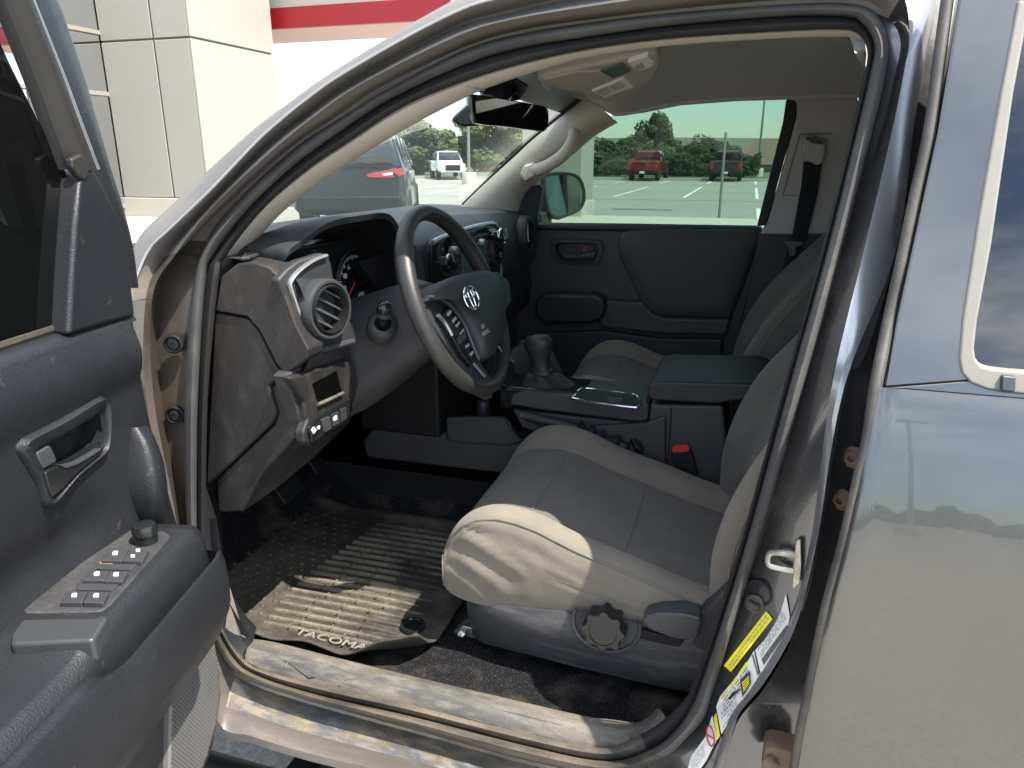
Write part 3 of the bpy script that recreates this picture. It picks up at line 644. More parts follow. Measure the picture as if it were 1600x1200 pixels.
# vertical grab pod ahead of the handle
g = [((207,668),(229,664)), ((205,690),(229,682)), ((203,720),(232,712)), ((203,750),(234,742)), ((207,780),(240,770)), ((218,808),(252,800)), ((238,830),(270,826))]
rows = []
for i, (a, c) in enumerate(g):
    h = .030 * math.sin(math.pi * (i + .15) / 6.6) + .002
    A, B = PD(*a, .002), PD(*c, .002); rows.append([A + DN * -.01, A.lerp(B, .08) + DN * h * .7, A.lerp(B, .3) + DN * h, A.lerp(B, .7) + DN * h, A.lerp(B, .95) + DN * h * .6, B + DN * -.012])
b = MB(); b.grid([cr(r, 12) for r in zip(*[cr(list(c), 20) for c in zip(*rows)])]); b.build('grab_pod', K['plastic_door'], ddoor, angle=70)
# armrest: lofted section with the slot of the pull cup
def sect(s):
    """(n, z) section; the nose tucks back into the door near the front"""
    f = max(0.0, min(1.0, (s - .005) / .075)); f = f * f * (3 - 2 * f)
    e = max(0.0, min(1.0, (s - .30) / .05)); e = e * e * (3 - 2 * e)
    w = .075 + .012 * min(1, max(0, s / .3))
    dz = -.012 * e
    p = [(-.03, 1.050 + dz), (w - .006, 1.050 + dz), (w, 1.047 + dz), (w + .010, 1.035 + dz), (w + .012, 1.0 + .02 * e), (w + .014, .985 + .04 * e), (w + .020, .984 + .04 * e), (w + .024, 1.0 + .022 * e),
         (w + .027, 1.010 + .012 * e), (w + .032, 1.010 + .012 * e), (w + .037, 1.000 + .010 * e), (w + .040, .97), (w + .038, .93), (w + .018, .885), (.02, .86), (-.03, .85)]
    return [((n if n < 0 else n * f - .02 * (1 - f)), z if f > .99 else 1.0 + (z - 1.0) * (.35 + .65 * f) - .03 * (1 - f)) for n, z in p]
ss = [.0, .012, .025, .04, .055, .07, .09, .12, .16, .2, .24, .275, .295, .31, .325, .345, .37, .42, .5, .62, .8, .95]
b = MB(); b.grid([[DP(s, n, z) for n, z in sect(s)] for s in ss])
arm = b.build('armrest', K['plastic_door'], ddoor, angle=50)
plate('switch_pad', [PZ(u, v, 1.052) for u, v in ((191,830),(200,827),(258,830),(266,836),(257,849),(205,908),(172,945),(160,953),(148,956),(40,957),(36,953),(48,942),(120,884))], (0, 0, -.006), K['plastic'], ddoor, .002)
plate('armrest_step', [PZ(u, v, 1.0535) for u, v in ((34,966),(150,964),(163,958),(168,964),(150,994),(144,1000),(16,1006),(16,992))], (0, 0, -.03), K['satin'], ddoor, .006, 4)
# six rocker switches in three rows, with little window pictograms
sw = [((170,857),(202,857),(190,876),(157,876)), ((203,858),(232,858),(222,877),(190,876)), ((142,890),(170,891),(163,907),(129,907)), ((171,891),(200,892),(191,908),(162,908)), ((104,924),(138,923),(128,941),(93,941)), ((140,923),(170,924),(161,942),(129,941))]
for i, q in enumerate(sw):
    o = plate('window_switch', [PZ(u, v, 1.0585) for u, v in q], (0, 0, -.008), K['satin'], ddoor, .0015)
    cx, cy = sum(p[0] for p in q) / 4, sum(p[1] for p in q) / 4 - 3
    if i == 1:
        for du, dv in ((4, -5), (-4, 4)): plate('lock_symbol', [PZ(cx + du + x, cy + dv + y, 1.0595) for x, y in ((-3.2,-1.5),(3,-1.8),(2.6,1.6),(-3.4,1.6))], (0, 0, -.001), K['white_mark'], ddoor, 0)
    else:
        plate('window_symbol', [PZ(cx + x, cy + y, 1.0595) for x, y in ((-4.5,2.6),(-3.8,-.8),(-1.2,-2.7),(4.4,-2.8),(4.0,.8),(3.4,2.6))], (0, 0, -.001), K['white_mark'], ddoor, 0)
for q in (((157,877),(178,877),(176,881),(156,881)),):
    plate('switch_mark', [PZ(u, v, 1.0545) for u, v in q], (0, 0, -.003), K['orange'], ddoor, 0)
for q in (((152,880),(214,881),(205,890),(150,888)), ((120,909),(187,910),(175,922),(119,921))):
    plate('switch_step', [PZ(u, v, 1.0545) for u, v in q], (0, 0, -.004), K['satin'], ddoor, .001)
b = MB(); b.lathe([(.0145, -.002), (.0145, .010), (.0155, .011), (.0155, .020), (.013, .024), (.006, .025), (0, .025)], 20, nframe(PZ(229, 845, 1.053), (0, 0, 1), (1, 0, 0)), True, False)
b.build('mirror_knob', K['gloss'], ddoor)
# speaker grille with its own little domes, and the pocket below the armrest
gp = [(321,925),(326,950),(334,990),(342,1040),(345,1080),(338,1130),(325,1180),(300,1245),(264,1260),(266,1150),(268,1060),(276,1030),(290,1000),(306,965)]
G3 = [PD(u, v, .012) for u, v in gp]
plate('speaker_grille', G3, DN * -.02, K['grille'], ddoor, .004)
g2 = [((p - D0).dot(DD), p.z) for p in G3]; cx = sum(p[0] for p in g2) / len(g2); cz = sum(p[1] for p in g2) / len(g2)
g2s = [(cx + (a - cx) * .95, cz + (c - cz) * .975) for a, c in g2]
b = MB(); st_ = .0058
for i in range(48):
    for j in range(80):
        s = -.08 + i * st_ + (st_ / 2 if j % 2 else 0); z = .54 + j * st_ * .87
        if inside((s, z), g2s):
            q = DP(s, .0122, z); r_ = st_ * .40
            b.add([q + DD * r_, q + Vector((0, 0, r_)), q - DD * r_, q - Vector((0, 0, r_)), q + DN * -.0001 + DN * .0016], [[0, 1, 4], [1, 2, 4], [2, 3, 4], [3, 0, 4]])
o = b.build('grille_mesh', K['plastic'], ddoor, smooth=False); o['kind'] = 'stuff'
pk = [(262,1262),(266,1150),(266,1060),(240,1030),(215,1060),(170,1110),(120,1170),(60,1262)]
plate('lower_pocket', [PD(u, v, .002) for u, v in pk], DN * -.01, K['plastic'], ddoor, .004)
plate('pocket_mouth', [PD(u, v, .006) for u, v in ((284,955),(289,970),(286,995),(262,1050),(248,1070),(244,1055),(262,1000))], DN * -.004, K['black'], ddoor, .002)
# outer mirror stub behind the glass is part of the door too
b = MB(); b.box((-.06, -.06, -.06), (.06, .06, .06), Matrix.Translation(DP(.16, -.24, 1.42)) @ Matrix.Diagonal((.9, 1.4, 1.5, 1)))
b.build('door_mirror', K['plastic'], ddoor, bevel=.03, seg=4)
# ----------------------------------------------------------------- windscreen and far side of the cab
gd = [Vector((-1.12, .10, 1.27)), Vector((-.80, .185, 1.475)), Vector((-.46, .27, 1.655))]
pb = [PY(722,321,1.46), PY(815,232,1.43), PY(908,154,1.40)]
def wrow(f): return [gd[i].lerp(pb[i], f) + Vector((-.20 * math.sin(math.pi * f) * (1 - .35 * i), 0, (-.0 + .03 * i) * math.sin(math.pi * f))) for i in range(3)]
W = [cr(wrow(k / 16), 17) for k in range(17)]
cut = 13
b = MB(); b.grid([r[:cut + 1] for r in W]); ws = b.build('windshield', K['windshield'], truck, angle=80)
b = MB(); b.grid([r[cut:] for r in W]); b.build('windshield_shade_band', K['band'], truck, angle=80)
rail('windshield_edge_seal', [p + Vector((.006, -.008, .002)) for p in W[16]], .007, K['black'], truck, n=8)
# header lip joining windscreen and headliner
b = MB(); b.grid([[r[-1] + Vector((-.02, 0, .03)) for r in W], [r[-1] + Vector((.0, 0, -.006)) for r in W], [r[-1] + Vector((.03, 0, .0)) for r in W], [r[-1] + Vector((.12, 0, .055)) for r in W]]); b.build('windshield_header', K['headliner'], truck, angle=70)
# far A-pillar trim: windscreen edge -> window edge
e0 = [(705,338),(722,321),(760,284),(800,246),(830,217),(870,183),(908,153)]
e1 = [(812,372),(818,330),(822,303),(850,272),(888,243),(925,212),(962,190)]
A = cr([PY(u, v, 1.45 - .008 * i) for i, (u, v) in enumerate(e0)], 40); B = cr([PY(u, v, 1.53 - .020 * i) for i, (u, v) in enumerate(e1)], 40)
b = MB(); b.grid([A] + [[p.lerp(q, f) + Vector((.02 * math.sin(math.pi * f), -.045 * math.sin(math.pi * f) ** .7, 0)) for p, q in zip(A, B)] for f in (.1, .3, .5, .7, .9)] + [B, [q + Vector((0, .05, 0)) for q in B]])
b.build('far_pillar_trim', K['beige'], truck, angle=75)
# grab handle on that pillar, with its shallow recess
plate('grab_recess', [PY(u, v, 1.412) for u, v in ((840,262),(836,240),(850,212),(868,199),(880,198),(887,208),(886,228),(876,243),(850,258))], (0, .02, 0), K['overhead'], truck, .006)
gh = [PY(u, v, y) for u, v, y in ((818,272,1.43),(830,266,1.405),(846,263,1.385),(864,254,1.375),(880,242,1.372),(892,226,1.372),(897,210,1.385),(893,198,1.41))]
rail('grab_handle', gh, [.020, .021, .019, .015, .014, .014, .015, .016, .018] + [.02] * 31, K['beige'], truck, n=12, k=40)
plate('grab_handle_cap', [PY(u, v, 1.385) for u, v in ((811,272),(818,258),(834,254),(842,262),(834,276),(820,284))], (0, .03, 0), K['beige'], truck, .008, 4)
# pillar / headliner joint
rail('headliner_joint', [PY(u, v, y) for u, v, y in ((908,154,1.385),(925,168,1.385),(945,180,1.39),(963,190,1.395))], .002, K['ink_grey'], truck, n=5)
K['insert'] = mat('padded door insert', (.055, .053, .052), .6, spec=.4)
# far door: panel, rolled top, padded insert, handle, pull
YD = 1.56
pd = [(800,352),(845,351),(965,352),(1080,353),(1192,355),(1178,430),(1160,500),(1148,590),(1120,640),(880,640),(790,560),(800,450)]
b = MB(); b.prism([PY(u, v, YD) for u, v in pd], (0, .04, 0)); pdoor = b.build('passenger_door', K['console'], truck, bevel=.008, seg=4)
ins = [(968,366),(985,359),(1060,357),(1185,360),(1178,400),(1165,440),(1145,490),(1138,497),(1030,494),(1016,488),(1000,470),(985,436),(970,405),(965,385)]
O = cr([PY(u, v, YD - .005) for u, v in ins], 70, True); cc = sum(O, Vector()) / len(O)
b = MB(); rr = [[p.lerp(cc, f) + Vector((0, -h, 0)) for p in O] for f, h in ((0, 0), (.03, .02), (.10, .030), (.35, .032), (.7, .030))]; b.grid(rr, cu=True); b.poly(rr[-1]); b.build('door_insert', K['insert'], pdoor, angle=60)
rail('door_top_roll', [PY(u, v, YD - .004) for u, v in ((838,354),(965,356),(1080,358),(1190,360))], .012, K['plastic_dash'], pdoor)
ho = [(860,386),(862,376),(875,373),(930,374),(941,378),(943,390),(938,406),(930,412),(885,412),(872,408),(864,398)]; hi = [(873,388),(875,383),(884,381),(926,381),(931,384),(932,392),(929,401),(924,405),(888,405),(880,402),(876,396)]
ro, ri = cr([PY(u, v, YD) for u, v in ho], 48, True), cr([PY(u, v, YD) for u, v in hi], 48, True)
b = MB(); b.grid([ro, [p + Vector((0, -.016, 0)) for p in ro], [p.lerp(q, .7) + Vector((0, -.018, 0)) for p, q in zip(ro, ri)], ri, [p + Vector((0, .012, 0)) for p in ri]], cu=True); b.poly([p + Vector((0, -.002, 0)) for p in ri]); b.build('handle_bezel', K['plastic_dash'], pdoor, angle=45)
plate('release_lever', [PY(u, v, YD - .02) for u, v in ((876,398),(905,400),(915,396),(930,394),(928,401),(915,403),(885,404))], (0, .012, 0), K['satin'], pdoor, .003)
plate('lock_tab', [PY(u, v, YD - .018) for u, v in ((913,384),(928,384),(927,393),(912,394))], (0, .012, 0), K['plastic'], pdoor, .002)
plate('lock_mark', [PY(u, v, YD - .019) for u, v in ((912,385),(915,385),(913,393),(910,393))], (0, .004, 0), K['red'], pdoor, 0)
plate('door_pull', [PY(u, v, YD - .07) for u, v in ((836,470),(848,460),(930,460),(942,466),(948,478),(940,500),(925,506),(850,506),(835,495))], (0, .07, 0), K['vinyl'], pdoor, .014, 4)
plate('armrest_rail', [PY(u, v, YD - .045) for u, v in ((944,470),(1005,472),(1020,490),(1035,496),(1142,499),(1134,524),(1030,522),(940,512),(932,500))], (0, .045, 0), K['console'], pdoor, .01, 4)
plate('door_pocket', [PY(u, v, YD - .03) for u, v in ((830,520),(940,516),(1030,528),(1130,530),(1120,640),(870,640),(820,570))], (0, .03, 0), K['plastic_dash'], pdoor, .01)
# far window: glass, dark surround at the rear, sweep; mirror sail
wg = [(836,352),(842,300),(846,262),(890,226),(930,196),(962,176),(1000,164),(1060,154),(1150,146),(1245,146),(1238,200),(1205,320),(1190,362)]
plate('passenger_window', [PP(u, v, (0, 1.63, 1.30), Vector((0, 1, .25)).normalized()) for u, v in wg], (0, .004, 0), K['tint'], pdoor, 0)
plate('window_seal', [PY(u, v, 1.50) for u, v in ((1229,155),(1242,156),(1246,163),(1244,185),(1222,262),(1198,352),(1183,354),(1206,262),(1224,190))], (0, .05, 0), K['black'], truck, .004)
plate('window_sweep', [PY(u, v, 1.565) for u, v in ((832,348),(1000,350),(1184,353),(1184,358),(1000,356),(832,354))], (0, .02, 0), K['black'], pdoor, .002)
plate('mirror_sail', [PY(u, v, 1.485) for u, v in ((786,340),(800,308),(815,298),(842,288),(848,296),(842,320),(838,356),(800,360))], (0, .03, 0), K['black'], pdoor, .004)
# far door mirror outside the glass
mo = [(846,276),(852,270),(880,268),(900,272),(910,282),(915,300),(914,316),(905,330),(880,341),(868,343),(856,334),(850,310)]
mN = Vector((.72, -.69, .03)).normalized(); mO = PY(880, 306, 1.76)
MO = cr([PP(u, v, mO, mN) for u, v in mo], 40, True); c0 = sum(MO, Vector()) / len(MO)
b = MB(); rr = [[p.lerp(c0, f) + mN * dx for p in MO] for f, dx in ((.17, -.004), (.15, .004), (.04, .006), (0, 0), (.02, -.06), (.12, -.11), (.5, -.14))]
b.grid(rr, cu=True); b.poly(rr[-1]); pm = b.build('passenger_mirror', K['plastic'], truck, angle=60)
b = MB(); b.poly([p.lerp(c0, .16) + mN * .001 for p in MO]); b.build('mirror_glass', K['mirror'], pm)
b = MB(); b.box((-.05, -.14, -.02), (-.0, .02, .03), Matrix.Translation(c0 + Vector((-.05, 0, -.09)))); b.build('mirror_arm', K['plastic'], pm, bevel=.008)
# far B-pillar trim, belt guide, belt and tongue
bt = [(1240,150),(1340,150),(1345,240),(1302,345),(1296,366),(1188,366),(1200,345),(1224,262),(1246,175)]
plate('far_center_pillar_trim', [PY(u, v, 1.50) for u, v in bt], (0, .06, 0), K['headliner'], truck, .006)
plate('far_lower_pillar_trim', [PY(u, v, 1.505) for u, v in ((1186,364),(1300,364),(1290,430),(1280,640),(1130,640),(1148,560),(1170,450))], (0, .06, 0), K['plastic_dash'], truck, .006)
for p_, q_ in (((1302,208),(1250,210)), ((1250,210),(1223,305)), ((1223,305),(1245,306))): rail('pillar_seam', [PY(*p_, 1.4985), PY(*q_, 1.4985)], .0012, K['ink'], truck, n=5)
anch = plate('belt_guide', [PY(u, v, 1.455) for u, v in ((1254,214),(1262,211),(1288,220),(1290,232),(1286,254),(1276,259),(1262,250),(1256,240),(1253,225))], (0, .045, 0), K['overhead'], truck, .008, 4)
plate('belt_guide_slot', [PY(u, v, 1.452) for u, v in ((1257,216),(1263,213),(1286,221),(1287,226),(1270,224))], (0, .01, 0), K['ink'], truck, .002)
sb = [(1256,252),(1284,256),(1278,300),(1262,366),(1246,400),(1238,430),(1222,425),(1228,400),(1238,366),(1252,290)]
plate('seat_belt', [PY(u, v, 1.475) for u, v in sb], (0, .004, 0), K['belt'], truck, .001)
plate('belt_tongue', [PY(u, v, 1.465) for u, v in ((1226,376),(1256,378),(1252,384),(1244,386),(1243,400),(1233,400),(1232,386),(1226,382))], (0, .006, 0), K['satin'], truck, .002)
# far rear door: glass and its pillar edge
plate('far_rear_window', [PY(u, v, 1.60) for u, v in ((1290,146),(1480,146),(1480,372),(1290,372))], (0, .004, 0), K['tint'], truck, 0)
plate('far_rear_window_seal', [PY(u, v, 1.52) for u, v in ((1330,150),(1345,160),(1335,172),(1320,215),(1298,330),(1292,372),(1282,372),(1290,330),(1312,210))], (0, .05, 0), K['black'], truck, .003)
b = MB(); b.box((.20, 1.56, .5), (1.15, 1.60, 1.29)); b.build('far_rear_door', K['plastic_dash'], truck, bevel=.01)
b = MB(); b.box((-1.3, 1.60, .45), (1.15, 1.72, 1.27)); b.build('far_side_skin', K['paint'], truck, bevel=.03)
b = MB(); b.box((.62, 1.50, 1.2), (1.15, 1.60, 1.72)); b.build('far_rear_pillar', K['headliner'], truck, bevel=.01)
# roof strip over the far windows so the cab is closed
b = MB(); b.grid([[Vector((p.x, 1.385, p.z - .002)) for p in pr], [Vector((p.x, 1.46, p.z + .002)) for p in pr], [Vector((p.x, 1.56, p.z + .01)) for p in pr]]); b.build('far_roof_rail', K['headliner'], truck, solid=.02)

# ----------------------------------------------------------------- overhead console and rear-view mirror
YO = .62
oc = [(838,128),(845,122),(880,112),(960,96),(1010,84),(1026,84),(1034,92),(1030,106),(1018,128),(1000,142),(960,158),(945,160),(925,155),(900,145),(865,140)]
pA, pB, pC = PY(1026, 84, .70), PY(838, 128, .70), PY(945, 160, .92)
oN = (pB - pA).cross(pC - pA).normalized(); oN = oN if oN.z > 0 else -oN
def PO(u, v, d): return PP(u, v, pA - oN * d, oN)
o3 = [PO(u, v, 0) for u, v in oc]
ovc = plate('overhead_console', o3, oN * .05, K['overhead'], truck, .012, 4)
plate('sunglass_lid', [PO(u, v, .004) for u, v in ((848,126),(900,113),(948,112),(940,122),(928,132),(895,141),(870,138))], (0, 0, .01), K['overhead'], ovc, .003)
plate('overhead_display', [PO(u, v, .005) for u, v in ((938,112),(972,101),(986,112),(958,123))], (0, 0, .01), K['screen'], ovc, .001)
plate('map_lamp', [PO(u, v, .006) for u, v in ((980,98),(1012,88),(1022,97),(1020,104),(998,112),(986,104))], (0, 0, .012), K['label_white'], ovc, .003)
plate('lamp_switch', [PO(u, v, .008) for u, v in ((990,104),(1002,99),(1008,106),(996,111))], (0, 0, .008), K['overhead'], ovc, .002)
plate('warning_label', [PO(u, v, .005) for u, v in ((925,143),(975,123),(990,136),(945,153))], (0, 0, .008), K['label_white'], ovc, 0)
for q in (((930,144),(948,137),(957,144),(943,150)), ((952,136),(970,129),(980,135),(962,142))):
    b = MB(); 
    for k in range(4):
        a0, a1 = Vector(q[0]).lerp(Vector(q[3]), (k + .2) / 4), Vector(q[1]).lerp(Vector(q[2]), (k + .2) / 4); c0_, c1 = Vector(q[0]).lerp(Vector(q[3]), (k + .55) / 4), Vector(q[1]).lerp(Vector(q[2]), (k + .55) / 4)
        b.poly([PO(*a0, .0065), PO(*a1, .0065), PO(*c1, .0065), PO(*c0_, .0065)])
    b.build('label_print', K['ink_grey'], ovc, smooth=False)
# mirror on the windscreen: head, glass, stalk and shroud
YM = .72
mh = [(738,150),(746,148),(790,155),(840,164),(853,168),(857,178),(856,196),(850,205),(838,204),(790,198),(750,194),(742,188),(738,170)]
rN = Vector((.80, -.60, -.02)).normalized(); rO = PY(800, 178, YM)
MH = cr([PP(u, v, rO, rN) for u, v in mh], 48, True); c0 = sum(MH, Vector()) / len(MH); back = -rN * .045
b = MB(); rr = [[p.lerp(c0, .06) for p in MH], MH, [p + back * .35 for p in MH], [p.lerp(c0, .2) + back for p in MH]]; b.grid(rr, cu=True); b.poly(rr[-1]); rvm = b.build('rearview_mirror', K['gloss'], truck, angle=55)
b = MB(); b.poly([p.lerp(c0, .07) + rN * .003 for p in MH]); b.build('mirror_glass', K['mirror'], rvm)
sh = [PY(u, v, YM + .10) for u, v in ((704,187),(728,166),(740,158),(752,152),(768,160),(760,190),(745,198),(720,199))]
plate('mirror_sensor_shroud', sh, (-.02, .06, .01), K['gloss'], rvm, .008)
rail('mirror_stalk', [PY(776,165,YM + .04), PY(800,142,YM + .12), PY(806,128,YM + .16)], .012, K['gloss'], rvm, k=8)
plate('mirror_mount', [PY(u, v, YM + .12) for u, v in ((752,146),(806,121),(828,134),(812,158),(760,160))], (-.02, .03, .01), K['gloss'], rvm, .006)

# ----------------------------------------------------------------- floor, carpet, scuff plate
b = MB()
fl_ = []
for y, z in ((.035, .553), (.08, .550), (.2, .550), (.62, .552), (.675, .56), (.70, .66)):
    fl_.append([Vector((x, y, z + dz)) for x, dz in ((.5, .02), (.1, 0), (-.3, 0), (-.8, 0), (-1.0, .0), (-1.14, .05), (-1.24, .18), (-1.28, .45))])
b.grid([cr(r, 40) for r in fl_]); b.build('floor_carpet', K['carpet'], truck, angle=80)
b = MB(); b.grid([[Vector((x, y, z)) for x in (-1.28, -.9, -.5, 0, .5)] for y, z in ((.68, .56), (.69, .62), (.70, .69))]); b.build('tunnel_carpet', K['carpet_clean'], truck)
b = MB(); b.grid([[Vector((x, y, .553)) for x in (-1.3, -.6, .0, 1.1)] for y in (.95, 1.3, 1.56)]); b.build('far_floor_carpet', K['carpet_clean'], truck)
# scuff plate along the sill, with moulded outlines
so_ = [(383,1032),(424,1052),(517,1074),(642,1102),(736,1124),(830,1149),(940,1169),(1000,1150),(1040,1124)]
si_ = [(392,998),(432,1004),(520,1026),(642,1056),(736,1078),(830,1100),(930,1122),(994,1131),(1024,1110)]
A = cr([PS(u, v, .050) for u, v in so_], 60); B = cr([PS(u, v, .098) for u, v in si_], 60)
b = MB(); b.grid([A, [p.lerp(q, .1) + Vector((0, 0, .006)) for p, q in zip(A, B)], [p.lerp(q, .5) + Vector((0, 0, .010)) for p, q in zip(A, B)], [p.lerp(q, .9) + Vector((0, 0, .006)) for p, q in zip(A, B)], B, [q + Vector((0, .01, -.03)) for q in B]])
scuff = b.build('scuff_plate', K['scuff'], truck, angle=60)
def onsc(u, v):
    f = 0.5
    lo, hi = uat([(p[1], p[0]) for p in so_], u), uat([(p[1], p[0]) for p in si_], u)
    f = max(0, min(1, (v - lo) / (hi - lo))); p = PS(u, v, .05 + .048 * f)
    return p + Vector((0, -.004, .006))
for path in ([(440,1018),(438,1030),(452,1036),(490,1062),(500,1050),(540,1052),(700,1088),(830,1118)], [(448,1045),(455,1034),(470,1030)], [(532,1072),(538,1064),(600,1066),(690,1088),(880,1135)], [(925,1138),(928,1125),(990,1132)], [(986,1156),(992,1133)]):
    rail('scuff_ridge', [onsc(u, v) for u, v in path], .0012, K['scuff'], scuff, n=5)
# kick trim at the foot of the hinge pillar
kt = [(310,818),(336,808),(339,830),(341,870),(345,920),(360,960),(392,998),(383,1032),(350,985),(326,920),(312,870)]
ka = [(310,816),(312,860),(320,905),(338,958),(360,1000),(383,1030)]; kb_ = [(337,808),(340,850),(345,905),(358,950),(374,976),(396,1000)]
A = cr([PS(u, v, .044) for u, v in ka], 30); B = cr([PS(u, v, .085) for u, v in kb_], 30)
b = MB(); b.grid([A, [p.lerp(q, .12) + Vector((0, -.012, .002)) for p, q in zip(A, B)], [p.lerp(q, .5) + Vector((0, -.020, .003)) for p, q in zip(A, B)], [p.lerp(q, .88) + Vector((0, -.014, .002)) for p, q in zip(A, B)], B, [q + Vector((-.03, .05, -.01)) for q in B]]); b.build('kick_trim', K['plastic_door'], truck, angle=60)
b = MB(); b.grid([[PS(u, v, .06) for u, v in ((322,760),(338,810),(345,920),(392,998))], [Vector((-1.25, .14, z)) for z in (.9, .8, .68, .57)]]); b.build('kick_panel', K['plastic'], truck)
plate('far_kick_panel', [Vector((x, 1.54, z)) for x, z in ((-1.3, .5), (-.8, .5), (-.78, 1.25), (-1.3, 1.25))], (0, .02, 0), K['plastic_dash'], truck, .004)

# ----------------------------------------------------------------- dashboard
prof = [(-1.30, 1.30), (-1.25, 1.352), (-1.10, 1.366), (-.92, 1.366), (-.80, 1.358), (-.745, 1.338), (-.722, 1.305), (-.715, 1.25), (-.72, 1.19), (-.735, 1.16)]
ys = [.085, .12, .3, .56, .70, .85, 1.0, 1.15, 1.3, 1.42, 1.52]
def dsec(y):
    k = .010 * math.sin(math.pi * max(0, min(1, (y - .6) / .5)))
    crown = .10 * math.sin(math.pi * max(0, min(1, (y - .0) / 1.6)))
    return [Vector((x - (crown * .3 - .02 if i < 3 else 0) + (.012 * (y > 1.1) if i > 4 else 0), y, z + (0 if i > 4 else -.006 * abs(y - .8)))) for i, (x, z) in enumerate(prof)]
recess = [(-1.30, 1.30), (-1.25, 1.352), (-1.10, 1.366), (-.95, 1.355), (-.885, 1.335), (-.875, 1.28), (-.875, 1.22), (-.875, 1.17), (-.84, 1.13), (-.76, 1.12)]
def rsec(y): return [Vector((x - (.10 * math.sin(math.pi * y / 1.6) * .3 - .02 if i < 3 else 0), y, z)) for i, (x, z) in enumerate(recess)]
b = MB(); b.grid([cr(dsec(y), 40) for y in (.085, .12, .135)] + [cr(rsec(y), 40) for y in (.137, .3, .45, .578)] + [cr(dsec(y), 40) for y in (.58, .70, .85, 1.0, 1.15, 1.3, 1.42, 1.52)]); b.poly(cr(dsec(ys[-1]), 40))
dash = b.build('dashboard', K['plastic_dash'], truck, angle=60)
# lower passenger half: glove box wall and underside
b = MB(); b.grid([[Vector((x, y, z)) for x, z in ((-.735, 1.165), (-.72, 1.10), (-.73, 1.02), (-.80, .96), (-1.0, .92))] for y in (1.0, 1.2, 1.52)]); b.build('glove_box', K['plastic_dash'], dash, angle=60)
# stepped end cap on the driver side: three stacked panels
capA = [(336,486),(345,432),(370,412),(395,409),(420,417),(436,432),(445,460),(462,508),(482,546),(480,560),(449,585),(443,584),(431,568),(405,517),(386,495)]
capB = [(335,489),(386,498),(405,520),(430,571),(441,586),(420,603),(424,622),(431,645),(425,661),(374,711),(336,747),(322,759)]
capC = [(422,605),(450,587),(462,604),(475,629),(478,652),(462,684),(440,709),(412,738),(400,758),(378,800),(340,802),(337,750),(375,713),(428,663),(434,645),(427,622)]
plate('dash_end_cap', [PY(u, v, .062) for u, v in capA], (0, .05, 0), K['plastic_dust'], dash, .010, 5)
plate('fuse_cover', [PY(u, v, .066) for u, v in capB], (0, .05, 0), K['plastic_dust'], dash, .005, 4)
plate('lower_end_cap', [PY(u, v, .074) for u, v in capC], (0, .05, 0), K['plastic_dust'], dash, .006, 4)
# knee bolster: the lower cap's edge carried across to the tunnel
kb = [PY(u, v, .085) for u, v in ((450,587),(462,604),(475,629),(478,652),(462,684),(440,709),(412,738),(378,800))]
b = MB(); b.grid([[Vector((p.x, y, p.z + dz)) for p in kb] for y, dz in ((.085, 0), (.2, .0), (.35, .012), (.50, .035), (.56, .06))]); b.build('knee_bolster', K['plastic'], dash, angle=60)
# upper fascia behind it, from bolster top to vent bezel
fa = [(447,588),(484,560),(560,532),(600,520),(640,520),(640,580),(600,620),(562,612),(548,640),(480,690)]
plate('lower_fascia', [PX(u, v, -.742) for u, v in fa], (-.03, 0, 0), K['plastic'], dash, .004)
# switch bank with coin pocket
XB = -.728
plate('switch_bank_frame', [PX(u, v, XB) for u, v in ((452,590),(500,575),(548,562),(556,570),(561,600),(556,622),(546,637),(542,658),(486,698),(475,692),(474,676),(482,655),(478,628))], (-.02, 0, 0), K['plastic_dust'], dash, .006, 4)
plate('coin_pocket_shade', [PX(u, v, XB + .002) for u, v in ((489,600),(526,580),(534,613),(497,626))], (-.004, 0, 0), K['recess_shade'], dash, 0)  # flat plate, the pocket's inner shade put into its black colour
rail('pocket_lip', [PX(497, 632, XB + .004), PX(515, 624, XB + .004), PX(536, 614, XB + .004)], .0035, K['scuff'], dash, n=8)
plate('switch_panel', [PX(u, v, XB + .004) for u, v in ((482,668),(500,648),(548,622),(552,640),(540,660),(488,692))], (-.006, 0, 0), K['gloss'], dash, .002)
for q, m_ in ((((484,672),(499,660),(502,672),(488,686)), 'gloss'), (((503,656),(515,650),(519,670),(508,676)), 'satin'), (((519,648),(529,643),(532,661),(521,667)), 'plastic'), (((533,640),(541,636),(543,654),(535,659)), 'plastic')):
    plate('dash_switch', [PX(u, v, XB + .007) for u, v in q], (-.005, 0, 0), K[m_], dash, .0015)
for q in (((487,672),(491,667),(495,672),(490,678)), ((496,667),(500,665),(500,670),(497,671)), ((521,654),(526,649),(527,655),(522,658))):
    plate('switch_symbol', [PX(u, v, XB + .0085) for u, v in q], (-.002, 0, 0), K['white_mark'], dash, 0)
